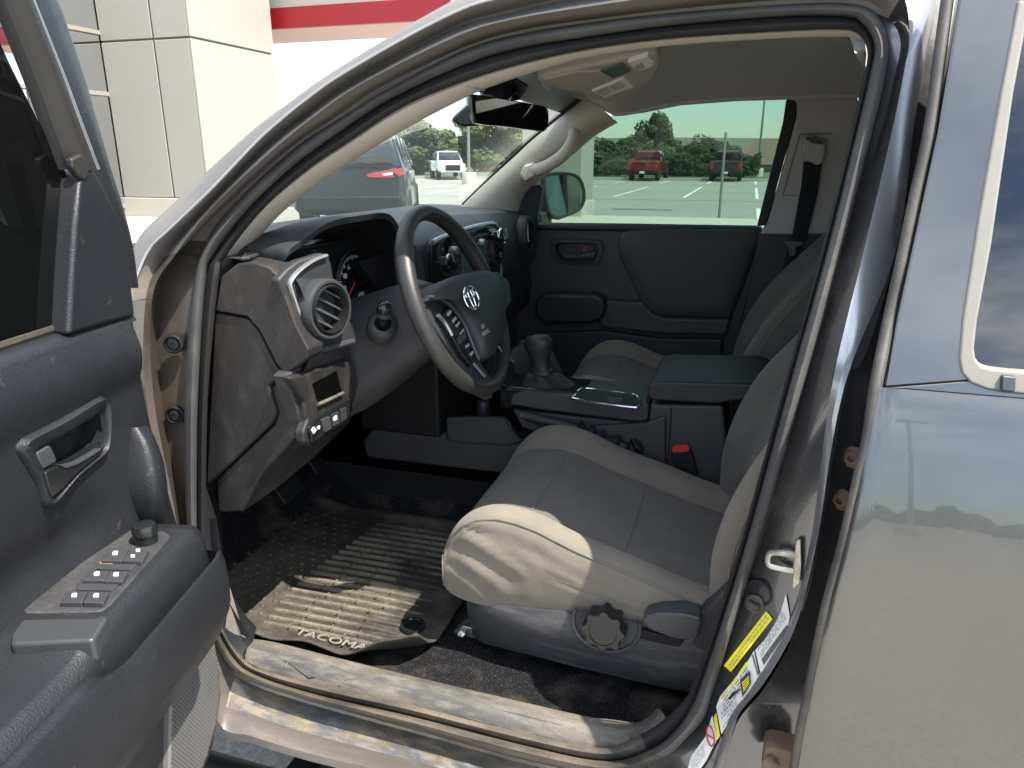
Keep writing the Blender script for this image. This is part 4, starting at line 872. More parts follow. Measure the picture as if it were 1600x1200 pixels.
# vents
K['vent_blade'] = mat('vent blade', (.16, .165, .17), .3, .5)
def vent(pos, r, m_ring, nl=4, tilt=0.0, n=(1, 0, .06)):
    M_ = nframe(pos, n, (0, 1, 0)) @ Matrix.Rotation(tilt, 4, 'Z')
    b = MB(); b.lathe([(r * 1.18, -.02), (r * 1.2, .002), (r * 1.13, .009), (r * 1.03, .009), (r * .97, .002), (r * .95, -.025)], 40, M_, False, False); vo = b.build('air_vent', m_ring, dash, angle=50)
    b = MB(); b.lathe([(r * .99, .004), (r * .93, .012), (r * .89, .012), (r * .86, -.03), (0, -.032)], 40, M_, False, False); b.build('vent_barrel', K['black'], dash, angle=50)
    for k in range(nl):
        h = r * (-.62 + 1.24 * k / (nl - 1)); w_ = math.sqrt(max(0, (r * .88) ** 2 - h * h))
        b = MB(); b.box((-w_, -.0016, -.026), (w_, .0016, -.004), M_ @ Matrix.Translation((0, h, 0)) @ Matrix.Rotation(R(24), 4, 'X')); b.build('vent_louvre', K['vent_blade'], dash, bevel=.0008)
    return vo
ZV = -.700
bez_o = [(434,437),(448,421),(466,407),(505,395),(515,400),(519,412),(524,446),(548,500),(562,522),(556,537),(512,548),(492,552),(484,546),(462,500),(441,457)]
bN = Vector((1, -.22, .03)).normalized(); bO = PX(434, 437, -.745)
def PB(u, v, d=0.0): return PP(u, v, bO + bN * d, bN)
plate('vent_bezel', [PB(u, v) for u, v in bez_o], bN * -.02, K['plastic_dash'], dash, .006, 5)
sv = [(488,543),(470,500),(454,452),(453,441),(466,424),(488,408),(510,399)]
rail('vent_trim_strip', [PB(u, v, .003) for u, v in sv], .0052, K['silver'], dash, n=8, k=50, sy=.6)
rail('vent_trim_strip', [PB(u, v, .003) for u, v in ((490,548),(512,544),(552,533))], .006, K['satin'], dash, n=8)
vent(PB(512, 483, .020), .046, K['satin'], 4, R(-30), bN)
vent(PX(694, 398, -.705), .046, K['plastic_dash'])
vent(PX(774, 387, -.700), .046, K['plastic_dash'])
vent(PX(824, 365, -.69), .050, K['plastic_dash'], 4, R(90))
# defroster slot at the corner
ds = plate('defroster_slot', [PZ(u, v, 1.365) for u, v in ((376,402),(392,385),(424,382),(421,388),(390,401))], (0, 0, -.006), K['plastic'], dash, .002)
for k in range(3):
    plate('defroster_vane', [PZ(u, v, 1.3665) for u, v in ((384 + 2 * k, 398 - 5 * k), (404 + 4 * k, 394 - 4 * k), (405 + 4 * k, 392 - 4 * k), (385 + 2 * k, 396 - 5 * k))], (0, 0, -.002), K['black'], dash, 0)
# instrument binnacle: hood lip, side wings, dark tunnel, dial face
lip = [(441,412),(452,390),(478,372),(505,352),(530,342),(560,337),(590,333),(606,334),(616,342),(624,356),(630,376),(634,400)]
xs = [-.785, -.768, -.755, -.745, -.735, -.73, -.728, -.728, -.73, -.735, -.745, -.755]
L3 = [PX(u, v, x) for (u, v), x in zip(lip, xs)]
topb = [Vector((p.x - .20, p.y * .96 + .015, min(p.z - .028, 1.372))) for p in L3]
innr = [p + Vector((-.004, 0, -.012)) for p in L3]
inn2 = [Vector((-.86, .33 + (p.y - .33) * .86, 1.22 + (p.z - 1.22) * .72)) for p in L3]
b = MB(); b.grid([cr(r, 50) for r in (topb, [p.lerp(q, .4) + Vector((0, 0, .012)) for p, q in zip(L3, topb)], [p + Vector((-.02, 0, .003)) for p in L3], L3, innr)]); bin_ = b.build('instrument_hood', K['plastic_dash'], dash, angle=60)
b = MB(); b.grid([cr(r, 50) for r in (innr, [p.lerp(q, .5) for p, q in zip(innr, inn2)], inn2)]); b.build('hood_liner', K['black'], dash, angle=60)
# dial face
XF = -.835
b = MB(); b.prism([Vector((XF, y, z)) for y, z in ((.17, 1.12), (.17, 1.36), (.58, 1.36), (.60, 1.12))], (-.02, 0, 0)); b.build('gauge_panel', K['gloss'], dash, bevel=.004)
plate('gauge_lower_shroud', [PX(u, v, -.80) for u, v in ((520,520),(600,505),(680,450),(690,520),(560,570),(520,560))], (-.03, 0, 0), K['plastic_dash'], dash, .004)
plate('gauge_shelf', [PX(u, v, -.79) for u, v in ((560,410),(625,384),(640,392),(640,470),(600,470),(575,430))], (-.03, 0, 0), K['black'], dash, .002)
gc = PX(553, 445, XF + .004); gr = .066
gz, gy = Vector((0, 0, 1)), Vector((0, 1, 0))
def gp_(a, r): return gc + gy * math.sin(a) * r + gz * math.cos(a) * r
b = MB()
for k in range(57):
    a = R(-130 + 260 * k / 56); l_ = .80 if k % 4 == 0 else .9
    p, q = gp_(a, gr * l_), gp_(a, gr); tdir = (q - p).normalized().cross(Vector((1, 0, 0))) * (.0010 if k % 4 == 0 else .0006)
    b.poly([p + tdir, q + tdir, q - tdir, p - tdir])
b.build('speedometer_ticks', K['white_mark'], dash, smooth=False)
for k in range(8):
    a = R(-130 + 260 * k / 7.0); M_ = frame(gp_(a, gr * .66), (0, 1, 0), (0, 0, 1), (1, 0, 0)); text('speedometer_numeral', str(20 * k), .017, M_, K['white_mark'], dash)
b = MB(); b.tube([gp_(R(-130), -gr * .1), gp_(R(-130), gr * .62)], [.002, .0008], 6); b.build('speedometer_needle', K['needle'], dash)
f2 = PX(565, 469, XF + .005)
b = MB(); P = [f2 + gy * math.sin(R(a)) * .017 + gz * math.cos(R(a)) * .017 for a in range(-70, 110, 12)]; b.tube(P, .0008, 5); b.build('fuel_gauge_arc', K['white_mark'], dash)
b = MB(); b.tube([f2 + Vector((0, -.012, -.002)), f2 + Vector((0, .004, -.010))], .0011, 5); b.build('fuel_needle', K['needle'], dash)
b = MB(); b.lathe([(gr * 1.16, 0), (gr * 1.18, .006), (gr * 1.2, 0)], 40, nframe(gc, (1, 0, 0), (0, 1, 0)), False, False); b.build('dial_ring', K['plastic'], dash)
# centre stack: fascia, screen, knobs, arch strip
plate('center_stack', [Vector((-.700, y, z)) for y, z in ((.60, 1.335), (.61, 1.342), (.98, 1.345), (1.06, 1.31), (1.07, 1.20), (1.0, 1.12), (.70, 1.10), (.60, 1.16))], (-.012, 0, 0), K['gloss'], dash, .008, 4)
plate('radio_surround', [Vector((-.690, y, z)) for y, z in ((.71, 1.325), (.97, 1.325), (.97, 1.165), (.71, 1.165))], (-.02, 0, 0), K['plastic_dash'], dash, .004)
plate('touch_screen', [Vector((-.684, y, z)) for y, z in ((.755, 1.308), (.935, 1.308), (.935, 1.185), (.755, 1.185))], (-.01, 0, 0), K['screen'], dash, .002)
for (u, v) in ((709, 391), (752, 379)):
    b = MB(); b.lathe([(.010, -.01), (.010, .010), (.008, .012), (0, .012)], 16, nframe(PX(u, v, -.684), (1, 0, 0), (0, 1, 0)), True, False); b.build('radio_knob', K['silver'], dash)
for y in (.722, .722, .96):
    pass
for k in range(4):
    for y in (.728, .952):
        b = MB(); b.box((-.69, y - .010, 1.215 + .025 * k), (-.683, y + .010, 1.232 + .025 * k)); b.build('radio_button', K['plastic'], dash, bevel=.001)
rail('stack_arch_strip', [Vector((-.688, y, z)) for y, z in ((.575, 1.340), (.62, 1.346), (.80, 1.352), (.98, 1.350), (1.03, 1.338), (1.075, 1.305))], .0065, K['silver'], dash, n=8, k=40)
rail('stack_side_strip', [Vector((-.694, y, z)) for y, z in ((1.085, 1.26), (1.092, 1.20), (1.07, 1.14), (1.03, 1.12))], .007, K['satin'], dash, n=8, k=20)
plate('climate_panel', [Vector((-.700, y, z)) for y, z in ((.68, 1.12), (1.02, 1.12), (1.0, 1.02), (.70, 1.02))], (-.04, 0, 0), K['plastic_dash'], dash, .006)
for k in range(3):
    b = MB(); b.lathe([(.024, 0), (.024, .012), (.020, .022), (0, .022)], 20, nframe(Vector((-.70, .75 + .10 * k, 1.07)), (1, 0, 0), (0, 1, 0)), True, False); b.build('climate_knob', K['plastic'], dash)
b = MB(); b.box((-.98, .70, .80), (-.74, 1.0, 1.06)); b.build('stack_lower_wall', K['black'], dash, bevel=.01)
# wipers resting at the foot of the glass, and the cowl
b = MB(); b.grid([[Vector((-1.12 - .1 * math.sin(math.pi * y / 1.6), y, 1.285)) for y in (.06, .4, .8, 1.2, 1.52)], [Vector((-1.36 - .1 * math.sin(math.pi * y / 1.6), y, 1.25)) for y in (.06, .4, .8, 1.2, 1.52)]]); b.build('cowl', K['black'], truck)

# ----------------------------------------------------------------- steering column, stalk, wheel
WT = R(23)
WN = Vector((math.cos(WT), 0, math.sin(WT)))                 # towards the driver
WU = Vector((-math.sin(WT), 0, math.cos(WT)))                # up in the wheel plane
WY = Vector((0, 1, 0))
W0 = PY(716, 470, .365)
def rrect(c, ax, ay, hx, hy, rad, n=8):
    P = []
    for sx, sy, a0 in ((1, 1, 0), (-1, 1, 90), (-1, -1, 180), (1, -1, 270)):
        for k in range(n): a = R(a0 + 90 * k / (n - 1)); P.append(c + ax * (sx * (hx - rad) + rad * math.cos(a)) + ay * (sy * (hy - rad) + rad * math.sin(a)))
    return P
b = MB()
secs = [(.045, .055, .055, .0), (.07, .066, .075, -.004), (.13, .075, .090, -.012), (.20, .085, .105, -.022), (.27, .105, .115, -.03), (.33, .12, .12, -.03)]
rr = [rrect(W0 - WN * d + Vector((0, -.012, dz)), WY, WU, hx, hy, min(hx, hy) * .75) for d, hx, hy, dz in secs]
b.grid(rr, cu=True); b.poly(rr[0]); b.build('column_shroud', K['plastic'], truck, angle=60)
stk = PX(598, 506, -.655)
b = MB(); b.lathe([(.030, -.03), (.029, -.006), (.024, .0), (.017, .002)], 24, nframe(stk, (.45, -.55, .6), (0, 0, 1)), False, False); b.build('stalk_boot', K['plastic'], truck)
sd = Vector((.35, -.45, .78)).normalized()
b = MB(); b.lathe([(.010, -.01), (.010, .018), (.0115, .019), (.013, .024), (.0145, .040), (.013, .050), (.007, .054), (0, .055)], 20, nframe(stk, sd, (1, 0, 0)), True, False); b.build('turn_signal_stalk', K['gloss'], truck)
b = MB(); b.lathe([(.0147, .028), (.0152, .030), (.0152, .036), (.0147, .038)], 20, nframe(stk, sd, (1, 0, 0)), False, False); b.build('stalk_ring', K['satin'], truck)
# rim
RO, RT = .187, .0168  # rim size and hub depth chosen to match the wheel's extent in image pixels
b = MB()
P, rad = [], []
for k in range(96):
    a = 2 * math.pi * k / 96
    P.append(W0 + WY * math.sin(a) * RO + WU * math.cos(a) * RO)
    grip = .0016 * (math.exp(-((abs(math.sin(a)) - .82) / .18) ** 2) if math.cos(a) > 0 else 0)
    rad.append(RT + grip - (.002 if math.cos(a) < -.8 else 0))
b.tube(P, rad, 20, True, up=WN, sy=.92)
wheel = b.build('steering_wheel', K['wheel'], truck, angle=80)
def PW(u, v, h=0.0): return PP(u, v, W0 + WN * h, WN)
# airbag cover, domed
pad = [(668,470),(672,456),(684,444),(705,433),(738,424),(760,424),(772,434),(780,458),(784,490),(781,525),(772,550),(758,564),(748,558),(738,534),(724,506),(704,480),(686,470)]
O = cr([PW(u, v, .012) for u, v in pad], 80, True); cc = sum(O, Vector()) / len(O)
b = MB(); rr = [[p.lerp(cc, f) + WN * h for p in O] for f, h in ((-.01, -.05), (0, -.004), (.02, .006), (.07, .014), (.2, .022), (.45, .028), (.75, .031), (.93, .032))]; b.grid(rr, cu=True); b.poly(rr[-1]); b.build('airbag_cover', K['plastic_dash'], wheel, angle=70)
sp1 = [(662,462),(684,463),(706,480),(728,510),(742,545),(757,575),(776,602),(770,622),(748,612),(722,572),(700,540),(676,505),(664,484)]
plate('left_spoke', [PW(u, v, .004) for u, v in sp1], WN * -.02, K['plastic_dash'], wheel, .005)
plate('switch_cluster', [PW(u, v, .016) for u, v in ((690,492),(703,477),(712,486),(728,510),(738,540),(745,560),(738,572),(722,552),(704,520))], WN * -.014, K['gloss'], wheel, .003)
rail('spoke_trim', [PW(u, v, .022) for u, v in ((668,464),(686,466),(705,479),(725,506),(738,538),(748,562))], .0032, K['satin'], wheel, n=8, k=40)
rail('spoke_trim', [PW(u, v, .014) for u, v in ((684,492),(695,504),(706,524))], .0042, K['silver'], wheel, n=8, k=16)
rail('spoke_trim', [PW(u, v, .010) for u, v in ((720,546),(738,566),(757,588))], .0038, K['silver'], wheel, n=8, k=16)
for q in (((699,489),(704,484),(706,488),(701,494)), ((707,500),(712,494),(714,498),(709,504)), ((712,508),(718,502),(719,505),(714,511)), ((719,520),(725,513),(726,522),(720,528)), ((728,540),(733,536),(734,540),(729,544)), ((735,552),(739,548),(740,552),(736,556))):
    plate('wheel_switch_mark', [PW(u, v, .0195) for u, v in q], WN * -.002, K['ink_grey'], wheel, 0)
plate('wheel_info_button', [PW(u, v, .022) for u, v in ((718,526),(727,516),(729,528),(720,537))], WN * -.006, K['plastic'], wheel, .001)
sp2 = [(762,427),(778,424),(796,440),(800,470),(788,488),(778,470),(772,440)]
plate('right_spoke', [PW(u, v, .006) for u, v in sp2], WN * -.02, K['plastic_dash'], wheel, .004)
plate('right_switch_cluster', [PW(u, v, .018) for u, v in ((752,434),(760,432),(768,445),(770,460),(764,458),(757,446))], WN * -.012, K['gloss'], wheel, .002)
sp3 = [(776,530),(790,548),(806,575),(806,600),(797,606),(776,596),(764,604),(756,588),(758,566),(772,548)]
plate('lower_spoke', [PW(u, v, -.002) for u, v in sp3], WN * -.02, K['gloss'], wheel, .004)
rail('spoke_trim', [PW(u, v, .004) for u, v in ((776,536),(788,556),(795,559),(803,566))], .002, K['silver'], wheel, n=6, k=14)
# emblem: three interlocking ovals in chrome
em = PW(737, 466, .047)
def oval(cx, cy, rx, ry, t=.0016, n=40): b_ = [em + WY * (cx + rx * math.cos(2 * math.pi * k / n)) + WU * (cy + ry * math.sin(2 * math.pi * k / n)) for k in range(n)]; return b_
b = MB(); b.tube(oval(0, 0, .034, .0235), .0026, 8, True, up=WN); b.tube(oval(0, .0085, .0215, .0080), .0021, 8, True, up=WN); b.tube(oval(0, .0005, .0092, .0215), .0023, 8, True, up=WN); b.build('wheel_emblem', K['chrome'], wheel)
b = MB(); b.poly([p - WN * .003 for p in oval(0, 0, .034, .0235)]); e_ = b.build('emblem_dish', K['plastic_dash'], wheel)
text('airbag_lettering', 'SRS\nAIRBAG', .0125, frame(PW(757, 515, .0435), WY, WU, WN), K['ink_grey'], wheel, depth=.0002)

# ----------------------------------------------------------------- seats
def make_seat(y0, yw, prefix, far):
    """cushion and backrest as dense lofted skins split along their seams"""
    Y = lambda f: y0 + yw * f
    st_ = [(-.515, .735, .712), (-.508, .775, .700), (-.485, .815, .690), (-.45, .842, .687), (-.40, .852, .685), (-.33, .842, .684), (-.25, .812, .686), (-.13, .778, .688), (-.03, .748, .70), (.05, .735, .71)]
    rows = []
    for i, (x, zc, zb) in enumerate(st_):
        k = min(1, i / 3); bo = .018 + .016 * min(1, i / 4)
        cs = [(.01 + .03 * (1 - k), zb), (-.004 + .03 * (1 - k), zb + (zc - zb) * .35), (-.006 + .03 * (1 - k), zb + (zc - zb) * .72), (.012 + .03 * (1 - k), zc + bo * .55), (.055 + .02 * (1 - k), zc + bo), (.12, zc + bo * .85), (.19, zc + .002), (.35, zc - .006), (.5, zc - .008), (.65, zc - .006), (.80, zc + .004), (.88, zc + bo * 1.0), (.945 - .02 * (1 - k), zc + bo * 1.1), (.988 - .03 * (1 - k), zc + bo * .5), (1.0 - .03 * (1 - k), zb + (zc - zb) * .6), (.99 - .03 * (1 - k), zb)]
        bulge = lambda f: -.035 * (1 - (2 * f - 1) ** 2) * max(0, 1 - i / 3.5)
        rows.append([Vector((x + bulge(f), Y(f), z)) for f, z in cs])
    NU, NV = 91, 70
    rows = [cr(r, NU) for r in rows]; rows = [cr(list(c), NV) for c in zip(*rows)]   # rows[j][i]: j across, i along
    ja, jz, ia = 36, 60, 10                                                              # insert limits
    base = MB()
    G = [list(r) for r in rows]
    # loose puckers of cloth along the near side
    if not far:
        for j in range(NU):
            for i in range(NV):
                f = j / (NU - 1); s = i / (NV - 1)
                for (sa, fa, sb_, fb_, dp, wd) in ((.14, .185, .50, .085, .009, .022), (.12, .150, .42, .050, .007, .020), (.20, .200, .62, .150, .006, .012), (.30, .195, .55, .125, .006, .011), (.55, .17, .80, .13, .004, .010), (.60, .13, .86, .10, .004, .010)):
                    ex, ey = sb_ - sa, fb_ - fa; t_ = max(0, min(1, ((s - sa) * ex + (f - fa) * ey) / (ex * ex + ey * ey)))
                    dd = math.hypot(s - sa - ex * t_, (f - fa - ey * t_) * 1.3)
                    g_ = math.exp(-(dd / wd) ** 2) * math.sin(math.pi * min(1, .12 + .88 * t_)) ** .6 - .45 * math.exp(-((dd - 2.0 * wd) / wd) ** 2)
                    G[j][i] = G[j][i] + Vector((0, 1, -.35)) * (dp * .55 * g_)
    b = MB()
    for (j0, j1, i0, i1) in ((0, ja, 0, NV - 1), (jz, NU - 1, 0, NV - 1), (ja, jz, 0, ia)): b.grid([G[j][i0:i1 + 1] for j in range(j0, j1 + 1)])
    b.poly([G[j][0] for j in range(NU)])
    seat = b.build(prefix, K['cloth'], truck, angle=80)
    b = MB(); b.grid([G[j][ia:] for j in range(ja, jz + 1)]); b.build('cushion_insert', K['cloth_dark'], seat, angle=80)
    up = Vector((0, 0, .0012))
    sm = lambda nm, P, r=.0016: rail(nm, P, r, K['seam'], seat, n=5, k=max(12, len(P)))
    sm('cushion_seam', [G[ja][i] + up for i in range(ia, NV, 4)]); sm('cushion_seam', [G[jz][i] + up for i in range(ia, NV, 4)]); sm('cushion_seam', [G[j][ia] + up for j in range(ja, jz + 1, 3)])
    for i in (int(NV * .50), int(NV * .74)): rail('cushion_seam', [G[j][i] + up * .6 for j in range(ja, jz + 1, 3)], .0016, K['cloth_dark'], seat, n=5, k=14)
    sm('side_piping', [G[19][i] + Vector((0, -.0015, .0008)) for i in range(6, NV, 4)], .0019)
    sm('side_piping', [G[j][6] + Vector((-.001, -.001, 0)) for j in range(2, 20, 2)], .0016)
    # backrest
    bs_ = [(-.004, .73), (-.006, .80), (-.005, .87), (.014, .96), (.056, 1.06), (.118, 1.15), (.185, 1.23), (.245, 1.30), (.29, 1.345), (.33, 1.375), (.36, 1.385)]
    rows = []
    for i, (x, z) in enumerate(bs_):
        t = max(0, (i - 4) / 6); ins_ = .42 * t ** 1.6
        fb = [(0, .13), (-.002, .06), (.004, .012), (.03, -.012), (.09, -.010), (.15, .016), (.22, .045), (.5, .052), (.78, .045), (.85, .016), (.91, -.010), (.97, -.012), (.996, .012), (1.002, .06), (1.0, .13)]
        rows.append([Vector((x + dx * (1 - .6 * t) + .014, Y(.5 + (f - .5) * (1 - ins_)), z)) for f, dx in fb])
    rows = [cr(r, 85) for r in rows]; H = [cr(list(c), 60) for c in zip(*rows)]
    b = MB()
    for j0, j1 in (((0, 30),) if not far else ()): b.grid(H[j0:j1 + 1])
    b.grid([H[0], [p + Vector((.02, .06, 0)) for p in H[0]], [p + Vector((.02, -.06, 0)) for p in H[84]], H[84]]); b.poly([H[j][-1] for j in range(85)]); b.poly([H[j][0] for j in range(85)])
    b.build('backrest', K['cloth'] if not far else K['cloth_dark'], seat, angle=80)
    b = MB(); b.grid(H[(30 if not far else 0):]); b.build('backrest_insert', K['cloth_dark'], seat, angle=80)
    rail('backrest_seam', [p + Vector((-.001, 0, .001)) for p in H[30][::4]], .0016, K['seam'], seat, n=5, k=20)
    rail('backrest_piping', [p + Vector((-.001, -.001, 0)) for p in H[11][::4]], .0018, K['seam'], seat, n=5, k=20)
    hr = Vector((.40, Y(.5), 1.47))
    b = MB(); b.box((-.05, -.13, -.09), (.05, .13, .09), Matrix.Translation(hr) @ Matrix.Rotation(R(15), 4, 'Y')); b.build('headrest', K['cloth'], seat, bevel=.04, seg=5)
    for dy in (-.06, .06): rail('headrest_post', [hr + Vector((-.01, dy, -.02)), hr + Vector((-.05, dy, -.14))], .006, K['chrome'], seat, n=8)
    return seat, G
seat, SG = make_seat(.165, .535, 'driver_seat', False)
pseat, _ = make_seat(.985, .52, 'passenger_seat', True)
pseat.location.z = .030
for ch in [o for o in bpy.data.objects if o.parent == pseat]: pass
# plastic valance of the driver seat with the height knob, its pocket and the recline lever
top = [(728,918),(745,931),(780,946),(830,957),(880,962),(930,972),(1000,990),(1055,1003),(1090,985),(1112,950),(1150,905)]
bot = [(738,990),(752,1003),(790,1014),(840,1026),(900,1042),(960,1056),(1020,1070),(1080,1082),(1120,1086),(1150,1080),(1190,1060)]
A = cr([PY(u, v, y) for (u, v), y in zip(top, (.205,.18,.165,.158,.155,.153,.152,.152,.152,.153,.155))], 60); B = cr([PY(u, v, y) for (u, v), y in zip(bot, (.235,.205,.185,.175,.170,.168,.167,.167,.167,.167,.167))], 60)
b = MB(); b.grid([[p + Vector((0, .02, .004)) for p in A], [p + Vector((0, .003, .004)) for p in A], [p.lerp(q, .06) + Vector((0, -.002, 0)) for p, q in zip(A, B)], [p.lerp(q, .5) + Vector((0, -.010, 0)) for p, q in zip(A, B)], [p.lerp(q, .94) + Vector((0, 0, 0)) for p, q in zip(A, B)], B, [p + Vector((0, .04, .01)) for p in B]])
nose0, nose1 = A[0], B[0]
b.grid([[nose0 + Vector((0, .02, .004)), nose1], [Vector((-.50, .42, .70)), Vector((-.47, .42, .61))], [Vector((-.48, .66, .70)), Vector((-.46, .66, .61))]])
val = b.build('seat_valance', K['seatbase'], seat, angle=60)
# pocket: crescent under the knob
kc = PY(945, 980, .138); kn = Vector((.0, -1, .12)).normalized(); M_ = nframe(kc, kn, (1, 0, 0))
b = MB(); 
arc = [M_ @ Vector((math.cos(R(a)) * .062, math.sin(R(a)) * .054, -.012)) for a in range(160, 385, 9)]
b.tube(arc, .0045, 8); b.build('knob_pocket_rim', K['seatbase'], seat)
b = MB(); b.poly([M_ @ Vector((math.cos(R(a)) * .061, math.sin(R(a)) * .053, -.0125)) for a in range(160, 385, 9)]); b.build('knob_pocket', K['plastic'], seat)
def knobring(r, h, n=8, amp=.0042, m=96): return [M_ @ Vector(((r + amp * max(-.6, math.cos(n * 2 * math.pi * k / m))) * math.cos(2 * math.pi * k / m), (r + amp * max(-.6, math.cos(n * 2 * math.pi * k / m))) * math.sin(2 * math.pi * k / m), h)) for k in range(m)]
b = MB(); rr = [knobring(.036, -.018), knobring(.0365, .018), knobring(.035, .021), knobring(.028, .022, amp=.001), knobring(.0255, .022, amp=0), knobring(.0245, .0195, amp=0), knobring(.010, .0195, amp=0)]
b.grid(rr, cu=True); b.poly(rr[-1]); b.build('height_knob', K['gloss'], seat, angle=40)
lv = [PY(u, v, .128) for u, v in ((1003,972),(1010,962),(1030,958),(1066,959),(1082,963),(1094,966),(1096,974),(1088,995),(1075,1002),(1050,998),(1014,984))]
plate('recline_lever', lv, (0, .045, 0), K['satin'], seat, .004, 4)
plate('lever_slot', [PY(u, v, .150) for u, v in ((975,986),(1000,984),(1070,1000),(1062,1012),(1040,1008),(985,996))], (0, .01, 0), K['black'], seat, .002)
plate('hinge_cover', [PY(u, v, .148) for u, v in ((1085,965),(1104,952),(1150,900),(1165,930),(1150,1000),(1100,1020),(1078,1005),(1092,990))], (0, .04, 0), K['plastic'], seat, .006)
# seat rail foot and bolt
rf = plate('seat_rail_foot', [PY(u, v, .24) for u, v in ((708,988),(722,978),(744,984),(760,1000),(735,1006),(716,1004))], (0, .03, 0), K['zinc'], seat, .003)
b = MB(); b.lathe([(.010, 0), (.010, .007), (.007, .009), (0, .009)], 6, nframe(PY(722, 990, .238), (0, -.6, .8), (1, 0, 0)), True, False); b.build('seat_bolt', K['zinc'], seat)
b = MB(); b.box((-.45, .25, .555), (.12, .28, .60)); b.build('seat_rail', K['black'], seat, bevel=.004)
b = MB(); b.box((-.45, .60, .555), (.12, .63, .60)); b.build('seat_rail', K['black'], seat, bevel=.004)
b = MB(); b.box((-.40, 1.0, .55), (.12, 1.48, .76)); b.build('far_seat_base', K['black'], pseat, bevel=.02)
# belt buckle
bk = plate('belt_buckle', [PY(u, v, .705) for u, v in ((1047,708),(1056,702),(1078,704),(1084,716),(1090,745),(1058,742)) ], (0, .018, 0), K['black'], truck, .003)
plate('release_button', [PY(u, v, .703) for u, v in ((1049,703),(1053,697),(1074,696),(1078,702),(1076,706),(1052,708))], (0, .016, 0), K['red'], bk, .002)

# ----------------------------------------------------------------- centre console
YS = .715
cs1 = [(567,690),(580,672),(635,622),(652,634),(672,660),(700,688),(722,693),(760,694),(790,698),(818,690),(840,672),(1010,660),(1040,650),(1040,760),(985,770),(900,752),(740,735),(580,716),(572,712)]
con = plate('center_console', [PY(u, v, YS) for u, v in cs1], (0, .165, 0), K['console'], truck, .006, 4)
plate('console_bin_wall', [PY(u, v, YS + .008) for u, v in ((697,655),(702,652),(785,654),(812,690),(790,697),(722,692),(700,686))], (0, .02, 0), K['console'], con, .003)
rail('console_crease', [PY(u, v, YS - .001) for u, v in ((636,621),(652,634),(672,662),(700,689),(722,694),(790,699),(806,703))], .0022, K['satin'], con, n=6, k=40)
rail('console_crease', [PY(u, v, YS) for u, v in ((700,653),(786,655),(800,675),(815,690))], .0018, K['satin'], con, n=6, k=24)
# upper deck with shifter gate and cup holder
dk = [(795,632),(800,617),(818,611),(1010,628),(1014,634),(1012,656),(1000,660),(838,640)]
plate('console_deck', [PY(u, v, YS + .004) for u, v in dk], (0, .155, 0), K['console'], con, .008, 4)
plate('console_deck_lower', [PY(u, v, YS + .010) for u, v in ((800,640),(840,645),(1008,662),(1012,690),(1000,700),(980,700),(850,680),(815,668))], (0, .2, 0), K['console'], con, .006)
# park brake lever along the side
rail('park_brake_lever', [PY(u, v, YS - .015) for u, v in ((822,650),(850,657),(880,664),(902,670))], .013, K['vinyl'], con, k=12)
b = MB(); b.lathe([(.010, -.004), (.010, .012), (.007, .014), (0, .014)], 14, nframe(PY(820, 650, YS - .015), (-1, 0, .15), (0, 0, 1)), True, False); b.build('brake_release', K['satin'], con)
b = MB()
P = cr([PY(u, v, YS - .012) for u, v in ((902,668),(925,678),(950,688),(985,700),(1000,694))], 28); b.tube(P, [.016 + .006 * math.sin(k * 1.3) + .004 * math.sin(k * 2.9) for k in range(28)], 12); b.build('brake_boot', K['vinyl'], con)
ZD = PY(900, 618, YS + .02).z + .004
def dk_(x, y): return Vector((x, y, ZD))
gatec = PY(845, 608, .83)
b = MB(); b.box((-.60, .735, ZD - .01), (-.36, .865, ZD + .003)); b.build('shifter_gate', K['gloss'], con, bevel=.004)
P = [Vector((-.465, .800, ZD)), Vector((-.47, .800, ZD + .010)), Vector((-.478, .800, ZD + .022)), Vector((-.485, .800, ZD + .028))]
rb = random.Random(4); b = MB(); rows = []
for i, (p, r_) in enumerate(zip(P, (.070, .060, .042, .026))):
    rows.append([p + Vector((math.cos(a) * r_ * 1.15 * (1 + .10 * rb.uniform(-1, 1) * (i < 3)), math.sin(a) * r_ * .85 * (1 + .10 * rb.uniform(-1, 1)), rb.uniform(-.008, .008) * (0 < i < 3))) for a in [2 * math.pi * k / 18 for k in range(18)]])
b.grid(rows, cu=True); b.build('shifter_boot', K['vinyl'], con, sub=2)
s0 = P[-1]; sdir = Vector((-.12, 0, 1)).normalized()
b = MB(); b.lathe([(.026, -.008), (.025, .008), (.019, .011), (.0185, .020), (.021, .040), (.027, .060), (.0315, .076), (.0305, .090), (.023, .100), (.009, .104), (0, .104)], 24, nframe(s0, sdir, (1, 0, 0)) @ Matrix.Diagonal((1.25, .9, 1, 1)), True, False); b.build('shift_knob', K['vinyl'], con, angle=60)
b = MB(); b.lathe([(.0262, -.006), (.0268, .0), (.0262, .006)], 24, nframe(s0, sdir, (1, 0, 0)) @ Matrix.Diagonal((1.15, .86, 1, 1)), False, False); b.build('shift_collar', K['satin'], con)
# cup holder tray with a bright rim
cu = [(898,618),(912,607),(960,612),(990,617),(1000,626),(998,634),(985,636),(900,624)]
CU = cr([PZ(u, v, ZD + .004) for u, v in cu], 40, True)
b = MB(); b.tube(CU, .0035, 8, True); b.build('cup_holder_rim', K['chrome'], con)
b = MB(); b.grid([CU, [p + Vector((0, 0, .003)) for p in CU]], cu=True); b.poly([p + Vector((0, 0, .001)) for p in CU]); b.build('cup_holder_well', K['black'], con)
plate('cup_holder_insert', [PZ(u, v, ZD + .007) for u, v in ((945,619),(975,622),(970,628),(955,629))], (0, 0, -.004), K['console'], con, .002)
